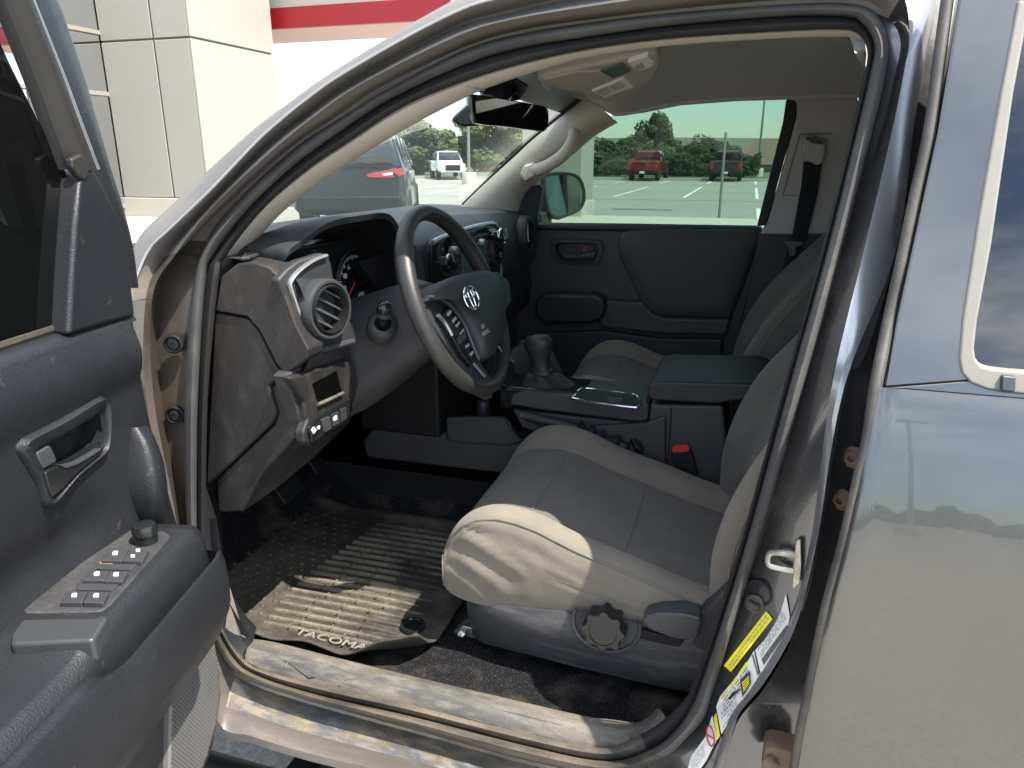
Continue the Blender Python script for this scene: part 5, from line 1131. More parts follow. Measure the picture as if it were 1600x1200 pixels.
# arm rest box
plate('console_box', [PY(u, v, YS + .012) for u, v in ((1016,632),(1130,634),(1150,830),(1030,820),(1008,700))], (0, .25, 0), K['console'], con, .008, 4)
rail('console_box_seam', [PY(u, v, YS + .010) for u, v in ((1049,636),(1046,690),(1040,760))], .0014, K['black'], con, n=5)
al = [(1010,612),(1014,602),(1024,597),(1040,596),(1186,600),(1205,606),(1200,624),(1140,628),(1120,632),(1020,626),(1012,620)]
plate('console_armrest', [PY(u, v, YS) for u, v in al], (0, .27, 0), K['vinyl'], con, .012, 6)
# transfer-case knob deep in the bin
b = MB(); b.lathe([(.022, -.06), (.020, .0), (.016, .014), (0, .016)], 18, nframe(PY(755, 634, .86), (0, 0, 1), (1, 0, 0)), True, False); b.build('bin_knob', K['satin'], con)
# far console wall going up to the dash (seen beyond the shifter)
plate('console_far_wall', [PY(u, v, .90) for u, v in ((780,560),(820,530),(848,534),(860,548),(885,600),(900,640),(780,640))], (0, .02, 0), K['console'], con, .01, 4)
rail('far_wall_edge', [PY(u, v, .898) for u, v in ((815,534),(848,534),(860,546),(878,590))], .004, K['console'], con, n=6)
# pedals
for (x, y, wy) in ((-1.06, .44, .09), (-1.08, .60, .05)):
    b = MB(); b.box((-.008, -wy / 2, -.045), (.008, wy / 2, .045), Matrix.Translation((x, y, .74)) @ Matrix.Rotation(R(-35), 4, 'Y')); b.build('foot_pedal', K['black'], truck, bevel=.004)
b = MB(); b.tube([Vector((-1.07, .44, .76)), Vector((-1.15, .44, 1.0))], .010, 8); b.build('pedal_arm', K['black'], truck)
# running board tube and brackets under the rocker
b = MB(); b.tube([Vector((x, -.02, .28)) for x in (-1.2, -.6, 0, .6)], .045, 16); b.build('step_tube', K['black'], truck)
b = MB(); b.box((-.80, -.10, .26), (-.73, .3, .34)); b.build('step_bracket', K['black'], truck, bevel=.006)
b = MB(); b.box((-1.3, .14, .44), (1.2, 1.5, .52)); b.build('floor_pan', K['black'], truck)
# ----------------------------------------------------------------- loose floor mat (rests on the carpet)
ZM = .562
mat_t = thing('floor_mat', 'dusty black ribbed rubber floor mat with a curled corner in the driver footwell', 'floor mat', (-.8, .35, .56), world_parts=True)
ol = [(420,1012),(380,962),(345,930),(342,850),(400,790),(470,748),(560,790),(640,812),(720,832),(735,900),(722,960),(690,985),(640,1008),(600,1040),(560,1030),(500,1022)]
# base sheet: grid in floor coordinates with a raised dead-pedal side, wavy sill edge and a curled corner
def mz(x, y):
    z = ZM
    z += .22 * max(0, (-1.02 - x)) ** 1.0 * .9 if x < -1.02 else 0
    z += .06 * max(0, (.145 - y) / .06) * (1 if x > -1.0 else .6) * .25 if y < .145 else 0
    z += .007 * math.sin(x * 38) * max(0, 1 - (y - .08) / .05) if y < .13 else 0
    z += .02 * max(0, (y - .62) / .05) ** 2 if y > .62 else 0
    d = (x + .60) * .75 + (.10 - y) * 1.0
    if d > -.06: z += 2.2 * (d + .06) ** 1.5
    return z
xs_ = [-1.24 + k * (.70 / 64) for k in range(65)]
b = MB(); rows = []
for k in range(49):
    f = k / 48; r = []
    for x in xs_:
        ylo = .082 + .03 * max(0, (-1.05 - x) / .15) + (.30 * max(0, (x + .615)) ** 1.1 if x > -.615 else 0)
        y = ylo + (.665 - ylo) * f
        r.append(Vector((x, y, mz(x, y))))
    rows.append(r)
b.grid(rows)
b.build('mat_sheet', K['mat'], mat_t, angle=70, solid=.004, off=0)
# ribs: long raised bars fanned along the flat of the mat
for k in range(19):
    y = .128 + k * .0265
    x1 = -.615 + (.012 if k % 2 else -.01); x0 = -.915 - .02 * math.sin(k * .25)
    P = [Vector((x0 + (x1 - x0) * t, y + .004 * math.sin(t * 2.2), mz(x0 + (x1 - x0) * t, y) + .003)) for t in [j / 10 for j in range(11)]]
    b = MB(); b.tube(P, [.0062] * 9 + [.0045, .0015], 8); b.build('mat_rib', K['mat_rib'], mat_t)
    for t in (.22, .45, .66):
        p = P[0].lerp(P[-1], t + (k % 3) * .03); b = MB(); b.box((-.0016, -.0072, -.002), (.0016, .0072, .0074), Matrix.Translation(p)); b.build('rib_notch', K['mat_rib'], mat_t)
# studs on the heel side
b = MB(); q = 0
for i in range(9):
    for j in range(20):
        x = -.935 - i * .030 + (.015 if j % 2 else 0); y = .135 + j * .026
        if x < -1.16 or (x > -.945): continue
        c = Vector((x, y, mz(x, y) + .002)); n_ = 8
        rr = [[c + Vector((math.cos(2 * math.pi * a / n_) * r_, math.sin(2 * math.pi * a / n_) * r_ * .8, h)) for a in range(n_)] for r_, h in ((.0065, 0), (.0048, .0022), (.002, .003))]
        b.grid(rr, cu=True); b.poly(rr[-1])
b.build('mat_studs', K['mat'], mat_t)
for k in range(8):
    b = MB(); b.tube([Vector((-1.06 - .015 * k, .12 + .012 * k, mz(-1.06 - .015 * k, .12 + .012 * k) + .003)), Vector((-1.17 - .006 * k, .22 + .012 * k, mz(-1.17 - .006 * k, .22 + .012 * k) + .003))], .0028, 6); b.build('heel_rib', K['mat'], mat_t)
text('mat_lettering', 'TACOMA', .030, frame((-.742, .110, ZM + .016), Vector((1, -.05, .02)), Vector((0, .98, -.10)), Vector((0, .10, 1))), mat('mat lettering rubber', (.22, .20, .16), .7), mat_t, depth=.0012, sx=1.35)
for (u, v) in ((645, 978), (707, 884)):
    c = PZ(u, v, ZM + .006)
    b = MB(); b.lathe([(.028, 0), (.026, .005), (.020, .006), (.018, .002), (.012, .002), (.011, .006), (.004, .007), (0, .007)], 24, Matrix.Translation(c), False, False); b.build('mat_fastener', K['gloss'], mat_t)
# phone clips gripping two of the vents
for (u, v, x, lab) in ((704, 409, -.655, 'black round phone clip on the air vent left of the screen'), (784, 368, -.655, 'small silver phone clip on the air vent right of the screen')):
    p = PX(u, v, x)
    t = thing('phone_clip', lab, 'phone clip', p, world_parts=True)
    M_ = nframe(p, (1, -.25, .2), (0, 1, 0))
    b = MB(); b.lathe([(.008, -.04), (.008, -.005), (.018, -.003), (.020, .004), (.018, .009), (.010, .010), (0, .010)], 20, M_, True, False); b.build('magnet_head', K['gloss'], t)
    b = MB(); b.lathe([(.0205, .0), (.0212, .003), (.0205, .006)], 20, M_, False, False); b.build('metal_band', K['chrome'], t)
    for sx in (-1, 1):
        b = MB(); b.box((-.004, -.010, -.012), (.004, .010, .004), M_ @ Matrix.Translation((sx * .020, .006, 0))); b.build('grip_claw', K['chrome'] if lab[0] == 's' else K['satin'], t, bevel=.002)
# ================================================================= the place outside
K['lot'] = mat('sunbleached asphalt', (.30, .295, .265), .9, spec=.2, var=.22, vs=5, bump=.4, bs=60, dust=((.38, .365, .32), .5, .35, .42))
K['asphalt'] = mat('coarse grey asphalt', (.33, .315, .285), .9, spec=.2, var=.75, vs=70, bump=1.0, bs=180)
K['concrete'] = mat('pale concrete', (.52, .49, .41), .9, spec=.2, var=.08, vs=3, bump=.3, bs=80)
K['line'] = mat('worn white road paint', (.78, .78, .74), .8, var=.08, vs=6)
K['blue_line'] = mat('faded blue road paint', (.30, .46, .58), .8, var=.2, vs=5)
K['panel'] = mat('beige metal cladding', (.37, .348, .305), .45, .1, var=.05, vs=.8)
K['joint'] = mat('cladding joint', (.22, .20, .17), .8)
K['white_wall'] = mat('white painted wall', (.82, .82, .82), .7, var=.02, vs=3)
K['fascia'] = mat('red fascia', (.27, .008, .016), .4)
K['soffit'] = mat('soffit pinked by red bounce', (.70, .50, .44), .8)  # pale soffit with the fascia's red bounce light put into its colour
K['mullion'] = mat('anodised mullion', (.36, .33, .28), .45, .3)
K['shop_glass'] = glass('storefront glass', (.42, .42, .38), 14.0)
K['shop_in'] = mat('showroom interior', (.30, .27, .22), .8, var=.3, vs=.7)
K['bark'] = mat('bark', (.09, .07, .05), .9, var=.3, vs=6)
K['galv'] = mat('galvanised steel', (.30, .31, .31), .5, .7)
K['tyre'] = mat('tyre rubber', (.018, .018, .018), .8)
K['rim'] = mat('alloy rim', (.35, .35, .36), .35, .9)
K['car_glass'] = mat('car glass', (.015, .018, .02), .05, spec=.8)
K['lamp_red'] = mat('tail lamp red', (.38, .012, .015), .15, coat=1)
K['lamp_white'] = mat('lamp lens', (.75, .75, .72), .1, coat=1)
K['grass'] = mat('dry hillside', (.11, .135, .085), .95, var=.35, vs=.04)
K['earth'] = mat('bare earth bank', (.36, .24, .15), .95, var=.2, vs=.3)
K['shingle'] = mat('brown roof shingles', (.17, .12, .09), .9, var=.2, vs=2)
K['brick'] = mat('house wall', (.28, .23, .19), .9, var=.2, vs=2)
def leafmat(name, c):
    m = bpy.data.materials.new(name); m.use_nodes = True; t = m.node_tree; b_ = t.nodes['Principled BSDF']; b_.inputs['Roughness'].default_value = .75; b_.inputs['Specular IOR Level'].default_value = .15
    oi = N(t, 'ShaderNodeTexCoord'); n1 = N(t, 'ShaderNodeTexNoise', Scale=1.3, Detail=3.0); t.links.new(oi.outputs['Object'], n1.inputs['Vector'])
    x = N(t, 'ShaderNodeMix', data_type='RGBA'); ins_ = [s for s in x.inputs if s.type == 'RGBA']; ins_[0].default_value = (*[k * .55 for k in c], 1); ins_[1].default_value = (*[min(1, k * 1.5) for k in c], 1)
    t.links.new(n1.outputs['Fac'], x.inputs[0]); t.links.new([s for s in x.outputs if s.type == 'RGBA'][0], b_.inputs['Base Color'])
    return m
K['leaf1'] = leafmat('green leaves', (.062, .088, .036)); K['leaf2'] = leafmat('dark green leaves', (.042, .066, .028)); K['leaf3'] = leafmat('yellow green leaves', (.10, .135, .05))

# ground: one sheet to the horizon, plus the walk by the showroom
b = MB(); b.grid([[Vector((x, y, 0)) for x in (-900, -200, -60, 0, 60, 200, 900)] for y in (-900, -200, -60, 0, 60, 200, 900)]); struct(b.build('parking_lot', K['lot']))
b = MB(); b.grid([[Vector((x, y, .004)) for x in (-9, -1, 1, 10)] for y in (-14, -1, 1, 8)]); struct(b.build('asphalt_patch', K['asphalt']))
b = MB(); b.box((-5.6, 9.0, -.05), (14, 17.6, .12)); walk = struct(b.build('concrete_walk', K['concrete'], bevel=.02))
lot = bpy.data.objects['parking_lot']
def mark(name, x0, y0, x1, y1, m=K['line'], z=.008):
    b = MB(); b.poly([Vector((x0, y0, z)), Vector((x1, y0, z)), Vector((x1, y1, z)), Vector((x0, y1, z))]); return b.build(name, m, lot, smooth=False)
xr = PZ(985, 300, 0).x
for k in range(-9, 9):
    x = xr + 2.72 * k
    mark('stall_line', x - .06, 28.8, x + .06, 39.5); mark('stall_line', x - .06, 44.6, x + .06, 49.8)
    if k not in (1,): mark('stall_line', x - .06, 18.4, x + .06, 23.2)
for y in (33.9, 27.0, 41.8): mark('asphalt_seam', -40, y, 40, y + .10, K['joint'])
mark('dark_lot_strip', PZ(950, 329, 0).x, 21.6, PZ(1048, 329, 0).x, 22.1, K['joint'], .010)  # narrow darker strip across the lot
mark('blue_stall_mark', PZ(1040, 340, 0).x, 18.2, PZ(1110, 340, 0).x, 19.0, K['blue_line'], .010)
mark('blue_stall_mark', PZ(1095, 341, 0).x, 18.1, PZ(1150, 341, 0).x, 18.5, K['blue_line'], .011)
b = MB(); b.box((-70, 50.6, -.05), (60, 50.9, .14)); struct(b.build('far_kerb', K['concrete'], bevel=.02))
b = MB(); b.grid([[Vector((x, y, .05)) for x in (-120, 0, 120)] for y in (50.9, 75)]); struct(b.build('grass_verge', K['grass']))
# distant ridge and an earth bank
def ridge(name, x0, x1, y, h, m, seed, n=60, depth=80, z0=-4):
    rr = random.Random(seed); ph = [rr.uniform(0, 6) for _ in range(4)]
    top = lambda x: h * (.78 + .14 * math.sin(x / (abs(x1 - x0) * .13) + ph[0]) + .08 * math.sin(x / (abs(x1 - x0) * .045) + ph[1]))
    X = [x0 + (x1 - x0) * k / n for k in range(n + 1)]
    b = MB(); b.grid([[Vector((x, y - depth, z0)) for x in X], [Vector((x, y - depth * .4, top(x) * .6)) for x in X], [Vector((x, y, top(x))) for x in X], [Vector((x, y + depth, z0)) for x in X]]); return struct(b.build(name, m, angle=80))
ridge('far_hill', -700, 700, 640, 17, K['grass'], 3, depth=200)
ridge('earth_bank', -46, -14, 92, 4.2, K['earth'], 5, depth=14, z0=0)

# ----------------------------------------------------------------- showroom
bl = thing('dealership_building', 'beige clad showroom with a square corner column, glass front and red fascia', 'building', (-14.5, 16, 0), world_parts=True)
CX, CY0, CY1 = -13.3, 15.2, 18.6
Wd = 2.75
jz = [PY(311, 55, CY0).z]
JZ = PY(311, 57, CY0).z
xj = PY(252, 157, CY0).x
g_ = .025
def panel(x0, x1, y0, y1, z0, z1, name='wall_panel', m=None):
    b = MB(); b.box((x0, y0, z0), (x1, y1, z1)); return b.build(name, m or K['panel'], bl, bevel=.012, seg=2)
xl = CX - Wd
b = MB(); b.box((xl + .05, CY0 + .06, 0), (CX - .06, CY1 - .05, 9)); b.build('column_core', K['joint'], bl)
for z0, z1 in ((.5, JZ - g_), (JZ + g_, 8.9)):
    panel(xl, xj - g_, CY0, CY0 + .05, z0, z1); panel(xj + g_, CX - .06, CY0, CY0 + .05, z0, z1)
    panel(CX - .05, CX, CY0 + .0, CY1, z0, z1, m=K['panel'])
panel(xl - .05, CX + .04, CY0 - .04, CY1 + .03, 0, .48, 'column_plinth', K['concrete'])
# glass front running off to the near left, with transoms
gx = xl - .02
for y0, y1 in ((7.5, 10.4), (10.5, 13.3), (13.4, CY0 + .2)):
    for z0, z1 in ((.3, 3.0), (3.12, 4.45), (4.57, 6.6), (6.7, 8.5)):
        b = MB(); b.box((gx - .02, y0, z0), (gx, y1, z1)); b.build('storefront_pane', K['shop_glass'], bl)
for y in (7.42, 10.42, 13.33, CY0 + .16):
    b = MB(); b.box((gx - .06, y - .05, 0), (gx + .05, y + .06, 8.6)); b.build('mullion', K['mullion'], bl, bevel=.01)
for z in (.2, 3.02, 4.47, 6.62, 8.5):
    b = MB(); b.box((gx - .05, 7.4, z), (gx + .04, CY0 + .1, z + .10)); b.build('transom', K['mullion'], bl, bevel=.01)
b = MB(); b.box((gx - 8, 7.4, 0), (gx - 5, 22, 8.6)); b.build('showroom_wall', K['shop_in'], bl)
b = MB(); b.box((gx - 8, 7.4, 8.5), (gx, 22, 8.7)); b.build('showroom_ceiling', K['shop_in'], bl)
b = MB(); b.box((gx - 5, 7.6, .01), (gx - .1, 22, .02)); b.build('showroom_floor', K['concrete'], bl)
# header over the drive, red fascia, soffit and white wall beyond
zh = PY(437, 17, CY1 + .1).z
yf = CY1 + .35
zf0, zf1 = PY(437, 45, yf).z, PY(437, 12, yf).z
b = MB(); b.box((-22, yf, zf0), (-6.5, yf + .15, zf1)); b.build('red_fascia', K['fascia'], bl)
b = MB(); b.box((-22, yf + .05, zf1 + .01), (-6.5, yf + .3, zf1 + 2.0)); b.build('upper_wall', K['panel'], bl)
yb = yf + 2.6
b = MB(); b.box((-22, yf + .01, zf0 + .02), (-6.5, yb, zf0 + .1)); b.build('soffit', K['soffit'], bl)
# second column farther along, seen through the far window
c2 = PZ(914, 343, 0)
b = MB(); b.box((c2.x - 1.5, c2.y - .6, 0), (c2.x, c2.y + .9, zh)); b.build('entry_column', K['panel'], bl, bevel=.02)
b = MB(); b.box((c2.x - 1.56, c2.y - .66, 0), (c2.x + .05, c2.y + .95, .45)); b.build('column_plinth', K['concrete'], bl, bevel=.02)

# ----------------------------------------------------------------- vehicles
def wheel_(parent, x, y, r=.39, w=.26):
    M_ = Matrix.Translation((x, y, r)) @ Matrix.Rotation(R(90), 4, 'X')
    b = MB(); b.lathe([(r * .6, -w / 2), (r * .93, -w / 2), (r, -w * .36), (r, w * .36), (r * .93, w / 2), (r * .6, w / 2)], 28, M_, False, False); t_ = b.build('tyre', K['tyre'], parent)
    b = MB(); b.lathe([(r * .62, -w * .42), (r * .5, -w * .36), (r * .15, -w * .40), (0, -w * .40)], 20, M_, False, False); b.lathe([(r * .62, w * .42), (r * .5, w * .36), (r * .15, w * .40), (0, w * .40)], 20, M_, False, False); b.build('rim', K['rim'], t_)
def loftbody(secs, n=40):
    """secs: (x, half width low, half width high, z low, z high, corner)"""
    rows = []
    for x, wl, wh, z0, z1, c in secs:
        P = [Vector((x, -wl + c, z0)), Vector((x, -wl, z0 + c)), Vector((x, -(wl + wh) / 2 - .01, (z0 + z1) / 2)), Vector((x, -wh, z1 - c)), Vector((x, -wh + c, z1)), Vector((x, 0, z1 + c * .3)), Vector((x, wh - c, z1)), Vector((x, wh, z1 - c)), Vector((x, (wl + wh) / 2 + .01, (z0 + z1) / 2)), Vector((x, wl, z0 + c)), Vector((x, wl - c, z0)), Vector((x, 0, z0))]
        rows.append(P)
    b = MB(); b.grid(rows, cu=True); b.poly(rows[0]); b.poly(rows[-1]); return b
def paint(n, c, metal=.3): return mat(n, c, .3, metal, coat=1, coatr=.02)
def pickup(label, loc, rz, pm, bump_m, group='parked pickup trucks'):
    """nose towards local +x, tail at x = 0"""
    t = thing('parked_pickup', label, 'pickup truck', loc, rz, group)
    body = loftbody([(0.0, .93, .95, .55, 1.22, .05), (.06, .97, .97, .52, 1.26, .05), (1.75, .98, .97, .52, 1.26, .05), (1.8, .98, .95, .50, 1.26, .06), (3.9, .98, .95, .50, 1.24, .08), (4.2, .98, .93, .50, 1.22, .10), (5.5, .95, .85, .50, 1.12, .12), (5.72, .88, .78, .52, 1.02, .12)]).build('body', pm, t, angle=35)
    loftbody([(1.78, .90, .80, 1.24, 1.80, .04), (1.95, .92, .74, 1.24, 1.90, .08), (3.2, .92, .74, 1.24, 1.90, .08), (3.6, .92, .72, 1.24, 1.84, .08), (4.3, .90, .78, 1.20, 1.24, .02)]).build('cab', pm, t, angle=40)
    b = MB(); b.box((.10, -.78, 1.20), (1.72, .78, 1.275)); b.build('bed_cover', K['black'], t)
    b = MB(); b.box((-.03, -.74, .66), (.02, .74, 1.22)); tg = b.build('tailgate', pm, t, bevel=.02)
    b = MB(); b.box((-.05, -.12, 1.02), (-.02, .12, 1.08)); b.build('tailgate_handle', K['black'], tg)
    b = MB(); b.box((-.14, -.96, .46), (.04, .96, .64)); bp_ = b.build('rear_bumper', bump_m, t, bevel=.03)
    b = MB(); b.box((-.15, -.16, .48), (-.138, .16, .62)); b.build('licence_plate', K['white_wall'], bp_)
    for s in (-1, 1):
        b = MB(); b.box((-.035, s * .86 - .09, .78), (.10, s * .86 + .11, 1.18)); b.build('tail_lamp', K['lamp_red'], t, bevel=.015)
        b = MB(); b.box((5.60, s * .70 - .14, .85), (5.735, s * .70 + .14, 1.02)); b.build('headlamp', K['lamp_white'], t, bevel=.02)
        for x in (.98, 4.62): wheel_(t, x, s * .86)
        b = MB(); b.poly([Vector((2.08, s * .905, 1.32)), Vector((2.75, s * .905, 1.32)), Vector((2.72, s * .79, 1.80)), Vector((2.16, s * .79, 1.80))]); b.poly([Vector((2.85, s * .905, 1.32)), Vector((3.95, s * .905, 1.30)), Vector((3.45, s * .79, 1.78)), Vector((2.83, s * .79, 1.80))]); b.build('side_window', K['car_glass'], t, solid=.02)
        b = MB(); b.box((3.75, s * 1.02 - .10, 1.28), (3.86, s * 1.02 + .10, 1.46)); b.build('door_mirror', K['black'], t, bevel=.02)
    b = MB(); b.poly([Vector((1.765, -.74, 1.36)), Vector((1.765, .74, 1.36)), Vector((1.80, .68, 1.78)), Vector((1.80, -.68, 1.78))]); b.build('rear_window', K['car_glass'], t, solid=.03)
    b = MB(); b.poly([Vector((4.26, -.76, 1.28)), Vector((4.26, .76, 1.28)), Vector((3.66, .68, 1.80)), Vector((3.66, -.68, 1.80))]); b.build('windscreen', K['car_glass'], t, solid=.04)
    b = MB(); b.box((5.66, -.5, .62), (5.76, .5, .98)); b.build('front_grille', K['black'], t, bevel=.02)
    return t
pr_ = PZ(1003, 283, 0); pd_ = PZ(1132, 284, 0); pw_ = PZ(660, 281, 0)
pickup('red crew cab pickup parked tail-on in the far row by the trees', (pr_.x, pr_.y, 0), R(88), paint('red car paint', (.22, .010, .016)), K['black'])
pickup('dark navy pickup parked tail-on behind the thin sign post', (pd_.x, pd_.y, 0), R(90), paint('dark blue car paint', (.008, .010, .016)), K['black'])
pickup('white pickup parked side-on beyond the dark SUV', (pw_.x - .6, pw_.y + 5, 0), R(-60), paint('white car paint', (.75, .75, .75), 0), K['galv'])
def sedan(label, loc, rz, pm):
    t = thing('parked_car', label, 'car', loc, rz, 'cars parked beyond the windshield')
    loftbody([(0, .78, .74, .35, .92, .08), (.15, .88, .82, .30, .98, .08), (1.2, .9, .86, .28, 1.0, .08), (3.3, .9, .86, .28, .98, .08), (4.4, .86, .76, .30, .82, .1), (4.6, .74, .66, .36, .70, .08)]).build('body', pm, t, angle=40)
    loftbody([(.7, .8, .70, .96, 1.0, .01), (1.3, .82, .60, .96, 1.42, .06), (2.4, .82, .60, .96, 1.45, .06), (3.4, .8, .7, .94, .98, .01)]).build('cabin', K['car_glass'], t, angle=40)
    b = MB(); b.grid([[Vector((x, y, 1.46 - .02 * abs(y))) for y in (-.58, 0, .58)] for x in (1.28, 1.9, 2.45)]); b.build('roof', pm, t, solid=.02)
    for s in (-1, 1):
        for x in (.9, 3.7): wheel_(t, x, s * .80, .32, .22)
        b = MB(); b.box((4.45, s * .62 - .14, .62), (4.60, s * .62 + .14, .74)); b.build('headlamp', K['lamp_white'], t, bevel=.02)
        b = MB(); b.box((-.02, s * .62 - .14, .72), (.10, s * .62 + .14, .86)); b.build('tail_lamp', K['lamp_red'], t, bevel=.02)
    return t
p = PZ(745, 285, 0); sedan('silver blue car parked beside the light pole base', (p.x, p.y + 6, 0), R(-30), paint('silver blue car paint', (.35, .42, .48), .6))
p = PZ(775, 276, 0); sedan('pale grey car parked farthest back, against the tree', (p.x, p.y + 8, 0), R(-35), paint('grey car paint', (.5, .5, .5), .5))
# near SUV, tail towards us
def suv(label, loc, rz, pm):
    t = thing('parked_suv', label, 'SUV', loc, rz)
    loftbody([(-.04, .80, .84, .40, 1.02, .08), (.08, .92, .90, .34, 1.10, .10), (.9, .95, .92, .30, 1.12, .08), (3.4, .95, .92, .30, 1.08, .08), (4.4, .92, .80, .34, .98, .12), (4.65, .80, .70, .42, .85, .1)]).build('body', pm, t, angle=40)
    loftbody([(.10, .90, .86, 1.06, 1.14, .02), (.32, .90, .72, 1.06, 1.66, .06), (.55, .90, .70, 1.06, 1.73, .09), (2.2, .90, .68, 1.06, 1.73, .09), (2.7, .88, .68, 1.06, 1.66, .08), (3.5, .86, .74, 1.02, 1.06, .01)]).build('cabin', pm, t, angle=40)
    b = MB(); b.grid([[Vector((x, y, z - .03 * (y / .68) ** 2)) for y in (-.68, -.4, 0, .4, .68)] for x, z in ((.16, 1.655), (.30, 1.705), (.62, 1.755))]); b.build('roof_spoiler', pm, t, solid=.03)
    b = MB(); b.poly([Vector((.085, -.74, 1.15)), Vector((.085, .74, 1.15)), Vector((.265, .60, 1.60)), Vector((.265, -.60, 1.60))]); b.build('rear_window', K['car_glass'], t, solid=.03)
    b = MB(); b.tube([Vector((.06, .0, 1.17)), Vector((.10, -.2, 1.25)), Vector((.13, -.42, 1.28))], .012, 6); b.build('rear_wiper', K['black'], t)
    for s in (-1, 1):
        lamp = [(-.30, 1.00), (-.62, 1.06), (-.88, 1.10), (-.93, 1.04), (-.90, .98), (-.70, .94), (-.34, .95)]
        b = MB(); b.prism([Vector((-.075 + .09 * max(0, abs(y) - .8) / .1, -s * y, z)) for y, z in lamp], (.10, 0, 0)); lo = b.build('tail_lamp', K['lamp_red'], t, bevel=.01)
        b = MB(); b.prism([Vector((-.085, -s * y, z)) for y, z in ((-.58, 1.01), (-.74, 1.03), (-.74, .99), (-.58, .975))], (.02, 0, 0)); b.build('reverse_lens', K['lamp_white'], lo)
        for x in (.95, 3.7): wheel_(t, x, s * .84, .37, .24)
        b = MB()
        for q in (((.48, 1.18), (1.05, 1.16), (1.05, 1.60), (.62, 1.62)), ((1.15, 1.16), (2.05, 1.14), (2.05, 1.60), (1.15, 1.61)), ((2.15, 1.14), (3.1, 1.12), (2.65, 1.58), (2.15, 1.60))):
            b.poly([Vector((x, s * (.915 - .205 * (z - 1.06) / .67), z)) for x, z in q])
        b.build('side_window', K['car_glass'], t, solid=.02)
    b = MB(); b.box((-.10, -.86, .40), (.10, .86, .66)); b.build('rear_bumper', K['black'], t, bevel=.05)
    b = MB(); b.tube([Vector((x, s_ * .66, 1.775)) for x in (.7, 1.4, 2.3) for s_ in (1,)], .018, 8); b.build('roof_rail', K['black'], t)
    t.scale = (1.2, 1.2, 1.2)
    return t
ps_ = PP(540, 300, (0, 9.6, 0), Vector((0, 1, 0)))
suv('dark SUV parked tail-on just beyond the windshield', (PY(545, 300, 12.3).x, 12.3, 0), R(112), mat('black green car paint', (.008, .012, .014), .35, .2, coat=.5, coatr=.05))

# ----------------------------------------------------------------- posts and poles
def lightpole(label, u, v, h, zb=0.0, loc=None):
    p = loc or PZ(u, v, zb)
    t = thing('light_pole', label, 'light pole', p, 0, 'parking lot light poles')
    b = MB(); b.lathe([(.42, -.05), (.42, .62), (.38, .68), (0, .68)], 20, None, True, False); b.build('concrete_base', K['concrete'], t)
    b = MB(); b.tube([Vector((0, 0, .66)), Vector((0, 0, h))], [.09, .065], 12); b.build('pole', K['galv'], t)
    b = MB(); b.box((-.55, -.2, h - .02), (.55, .2, h + .12)); b.build('lamp_head', K['galv'], t, bevel=.03)
    return t
lightpole('tall grey light pole on a round base near the house', 1183, 277, 10.5)
lightpole('grey light pole seen through the windshield beside the cars', 733, 288, 9.0)
lightpole('grey light pole behind the photographer, mirrored in the rear door', 0, 0, 9.0, loc=Vector((5.5, -24, 0)))
p = PZ(1123, 345, 0); t = thing('sign_post', 'thin bare steel sign post standing at the walk edge', 'post', p)
b = MB(); b.tube([Vector((0, 0, 0)), Vector((.0, 0, 2.06))], .032, 10); b.build('post', K['galv'], t)
b = MB(); b.lathe([(.034, 2.05), (.036, 2.07), (.02, 2.10), (0, 2.105)], 12, None, False, False); b.build('post_cap', K['galv'], t)

# ----------------------------------------------------------------- house behind the lot
hp = PZ(1150, 275, 0); hx = 1.2
ht = thing('brown_roof_house', 'low house with a broad brown hip roof behind the lot', 'house', (hx, 82, -1.6))
b = MB(); b.box((-4, 0, 0), (16, 9, 2.4)); b.build('wall', K['brick'], ht)
b = MB(); P = [Vector(q) for q in ((-4.6, -.6, 2.35), (16.6, -.6, 2.35), (16.6, 9.6, 2.35), (-4.6, 9.6, 2.35), (-.8, 4.5, 5.0), (12.5, 4.5, 5.0))]; b.add(P, [[0, 1, 5, 4], [1, 2, 5], [2, 3, 4, 5], [3, 0, 4], [3, 2, 1, 0]]); rf_ = b.build('roof', K['shingle'], ht, smooth=False)
b = MB(); b.box((3.0, 1.6, 3.3), (3.7, 2.2, 3.7)); b.build('roof_vent', K['black'], rf_)
for x in (0, 6, 11):
    b = MB(); b.box((x, -.04, .9), (x + 1.3, .02, 1.9)); b.build('window', K['car_glass'], ht)
b = MB()
for k in range(60): b.box((-6 + k * .42, -3.0, .2), (-6 + k * .42 + .40, -2.96, 1.9))
o = b.build('board_fence', K['bark'], None); o.location = (hx, 82, -1.6); tag(o, 'dark board fence in front of the brown roofed house', 'fence')

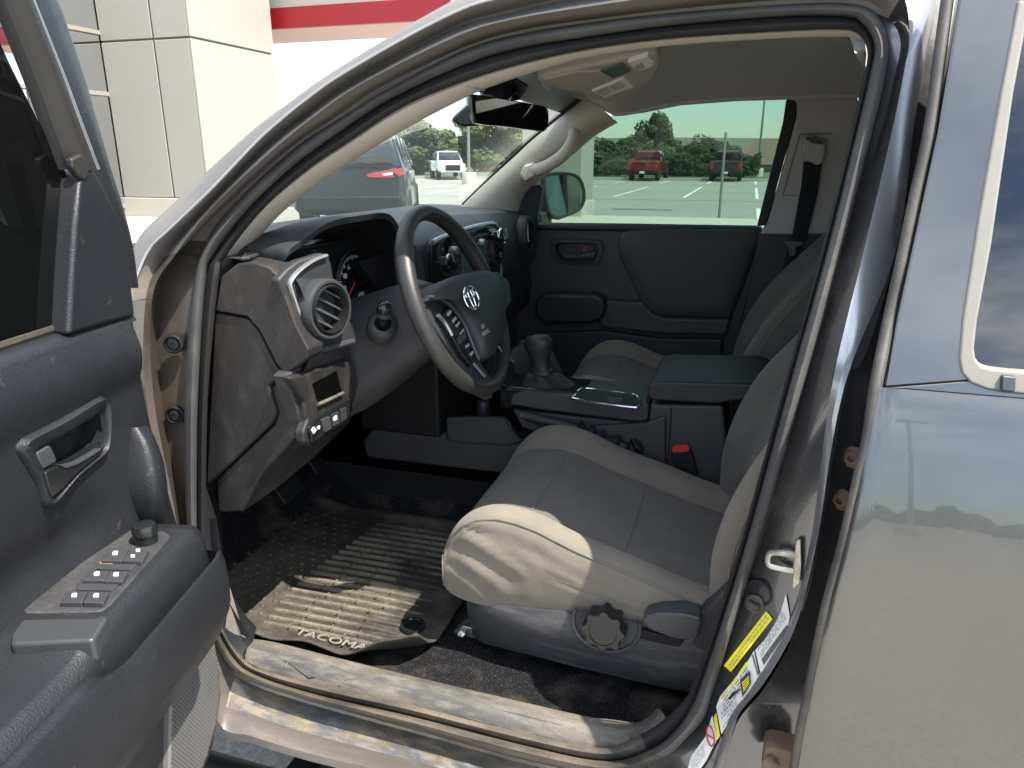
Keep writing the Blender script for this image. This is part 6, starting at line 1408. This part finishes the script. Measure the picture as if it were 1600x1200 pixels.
# ----------------------------------------------------------------- trees
def crown_mesh(name, seed, rx, rz, n, leaf, m):
    rr = random.Random(seed); b = MB()
    cl = []
    for _ in range(26):
        a, h = rr.uniform(0, 6.283), rr.uniform(-.9, 1.0); r_ = math.sqrt(max(0, 1 - h * h)) * rr.uniform(.35, 1.0)
        cl.append((Vector((math.cos(a) * r_ * rx, math.sin(a) * r_ * rx, h * rz)), rr.uniform(.22, .42) * rx))
    for _ in range(n):
        c, r_ = rr.choice(cl); d = Vector((rr.gauss(0, 1), rr.gauss(0, 1), rr.gauss(0, .8))).normalized() * r_ * rr.uniform(.55, 1.05) ** .5
        p = c + d; nrm = (d.normalized() + Vector((rr.uniform(-.6, .6), rr.uniform(-.6, .6), rr.uniform(-.2, .8)))).normalized()
        x = nrm.orthogonal().normalized(); x.rotate(Matrix.Rotation(rr.uniform(0, 6.28), 3, nrm)); y = nrm.cross(x); s = leaf * rr.uniform(.6, 1.4)
        b.add([p - x * s, p - y * s * .6, p + x * s, p + y * s * .6], [[0, 1, 2, 3]])
    me = bpy.data.meshes.new(name); me.from_pydata([tuple(q) for q in b.v], [], b.f); me.materials.append(m); return me
crowns = [crown_mesh('crown', 11, 2.0, 2.0, 5200, .15, K['leaf1']), crown_mesh('crown', 12, 2.4, 1.8, 5200, .16, K['leaf2']), crown_mesh('crown', 13, 1.9, 2.3, 5200, .15, K['leaf3'])]
def tree(label, x, y, z0, h, w_, kind, rz, group):
    t = thing('tree', label, 'tree', (x, y, z0), rz, group)
    b = MB(); rr = random.Random(int(h * 100) + kind)
    b.tube([Vector((0, 0, -.2)), Vector((.05, 0, h * .3)), Vector((.0, .08, h * .62))], [.045 * h * .5, .035 * h * .5, .012 * h * .5], 8)
    for k in range(5):
        a = k * 1.3 + rr.random(); b.tube([Vector((.03, 0, h * (.25 + .06 * k))), Vector((math.cos(a) * w_ * .3, math.sin(a) * w_ * .3, h * (.45 + .07 * k)))], [.02 * h * .5, .006 * h * .5], 6)
    b.build('trunk', K['bark'], t)
    o = bpy.data.objects.new('crown', crowns[kind]); col.objects.link(o); o.parent = t
    cz = [2.0, 1.8, 2.3][kind]; cx_ = [2.0, 2.4, 1.9][kind]
    o.location = (0, 0, h * .55); o.scale = (w_ / (2 * cx_), w_ / (2 * cx_), h * .47 / cz)
    return t
G_ = 'trees behind the far parking row'
spots = [ # u of the trunk, distance, height, width, kind, label
    (905, 60, 2.5, 4.2, 1, 'dark bushy tree at the left end of the row, beside the far column'),
    (942, 62, 2.8, 4.4, 1, 'dense dark tree left of the red pickup'),
    (985, 66, 2.9, 4.7, 0, 'mid green tree directly behind the red pickup'),
    (1020, 70, 4.9, 4.2, 0, 'tallest round headed tree, rising above the red pickup'),
    (1052, 64, 2.7, 4.1, 2, 'lighter green tree just right of the tallest tree'),
    (1080, 62, 2.4, 3.9, 1, 'low dark tree between the two parked pickups'),
    (1100, 66, 3.0, 3.6, 1, 'dark pointed tree left of the navy pickup'),
    (1130, 68, 2.7, 3.9, 0, 'green tree directly behind the navy pickup'),
    (1165, 96, 3.4, 5.5, 0, 'far green tree left of the tall light pole, behind the house'),
    (1205, 98, 3.6, 5.5, 2, 'far green tree right of the tall light pole, behind the house'),
    (1240, 98, 3.5, 6.0, 0, 'far green tree at the right end of the row, behind the house'),
    (640, 58, 4.2, 6.5, 0, 'green tree rising behind the dark SUV roof'),
    (678, 70, 4.6, 6.0, 2, 'yellow green tree above the white pickup'),
    (700, 80, 3.6, 5.0, 0, 'small tree right of the white pickup'),
    (762, 74, 6.6, 8.0, 2, 'large light green tree right of the windshield light pole'),
    (800, 78, 5.6, 7.0, 0, 'green tree half hidden by the far windshield pillar')]
for u, d, h, w_, kd, lab in spots:
    r_ = ray(u, 250); x = C.x + r_.x / r_.y * (d - C.y)
    tree(lab, x, d, -.3 if d < 90 else -1.5, h, w_, kd, random.uniform(0, 6), G_)
# hedge under the trees (a continuous mass) and the wood behind the photographer
b = MB(); rr = random.Random(5)
def mass(b, x0, x1, y, h, n, leaf):
    for _ in range(n):
        x = rr.uniform(x0, x1); z = rr.uniform(.1, 1) ** .8 * h * (.8 + .25 * math.sin(x * .7) + .12 * math.sin(x * 2.3)); p = Vector((x, y + rr.uniform(-.8, .8), z)); nr = Vector((rr.uniform(-.6, .6), -1 if y > 0 else 1, rr.uniform(0, .9))).normalized(); q = nr.orthogonal().normalized(); q.rotate(Matrix.Rotation(rr.uniform(0, 6.28), 3, nr)); y_ = nr.cross(q); s = leaf * rr.uniform(.6, 1.4)
        b.add([p - q * s, p - y_ * s * .6, p + q * s, p + y_ * s * .6], [[0, 1, 2, 3]])
mass(b, -14, .5, 58.5, 1.8, 7000, .17)
o = b.build('hedge', K['leaf2'], smooth=False); o['kind'] = 'stuff'; tag(o, 'dark tangled undergrowth below the trees at the lot edge', 'undergrowth')
b = MB(); mass(b, -60, 60, -75, 5.0, 9000, .5)
o = b.build('tree_line', K['leaf2'], smooth=False); o['kind'] = 'stuff'; tag(o, 'tree line across the lot behind the photographer', 'tree line')
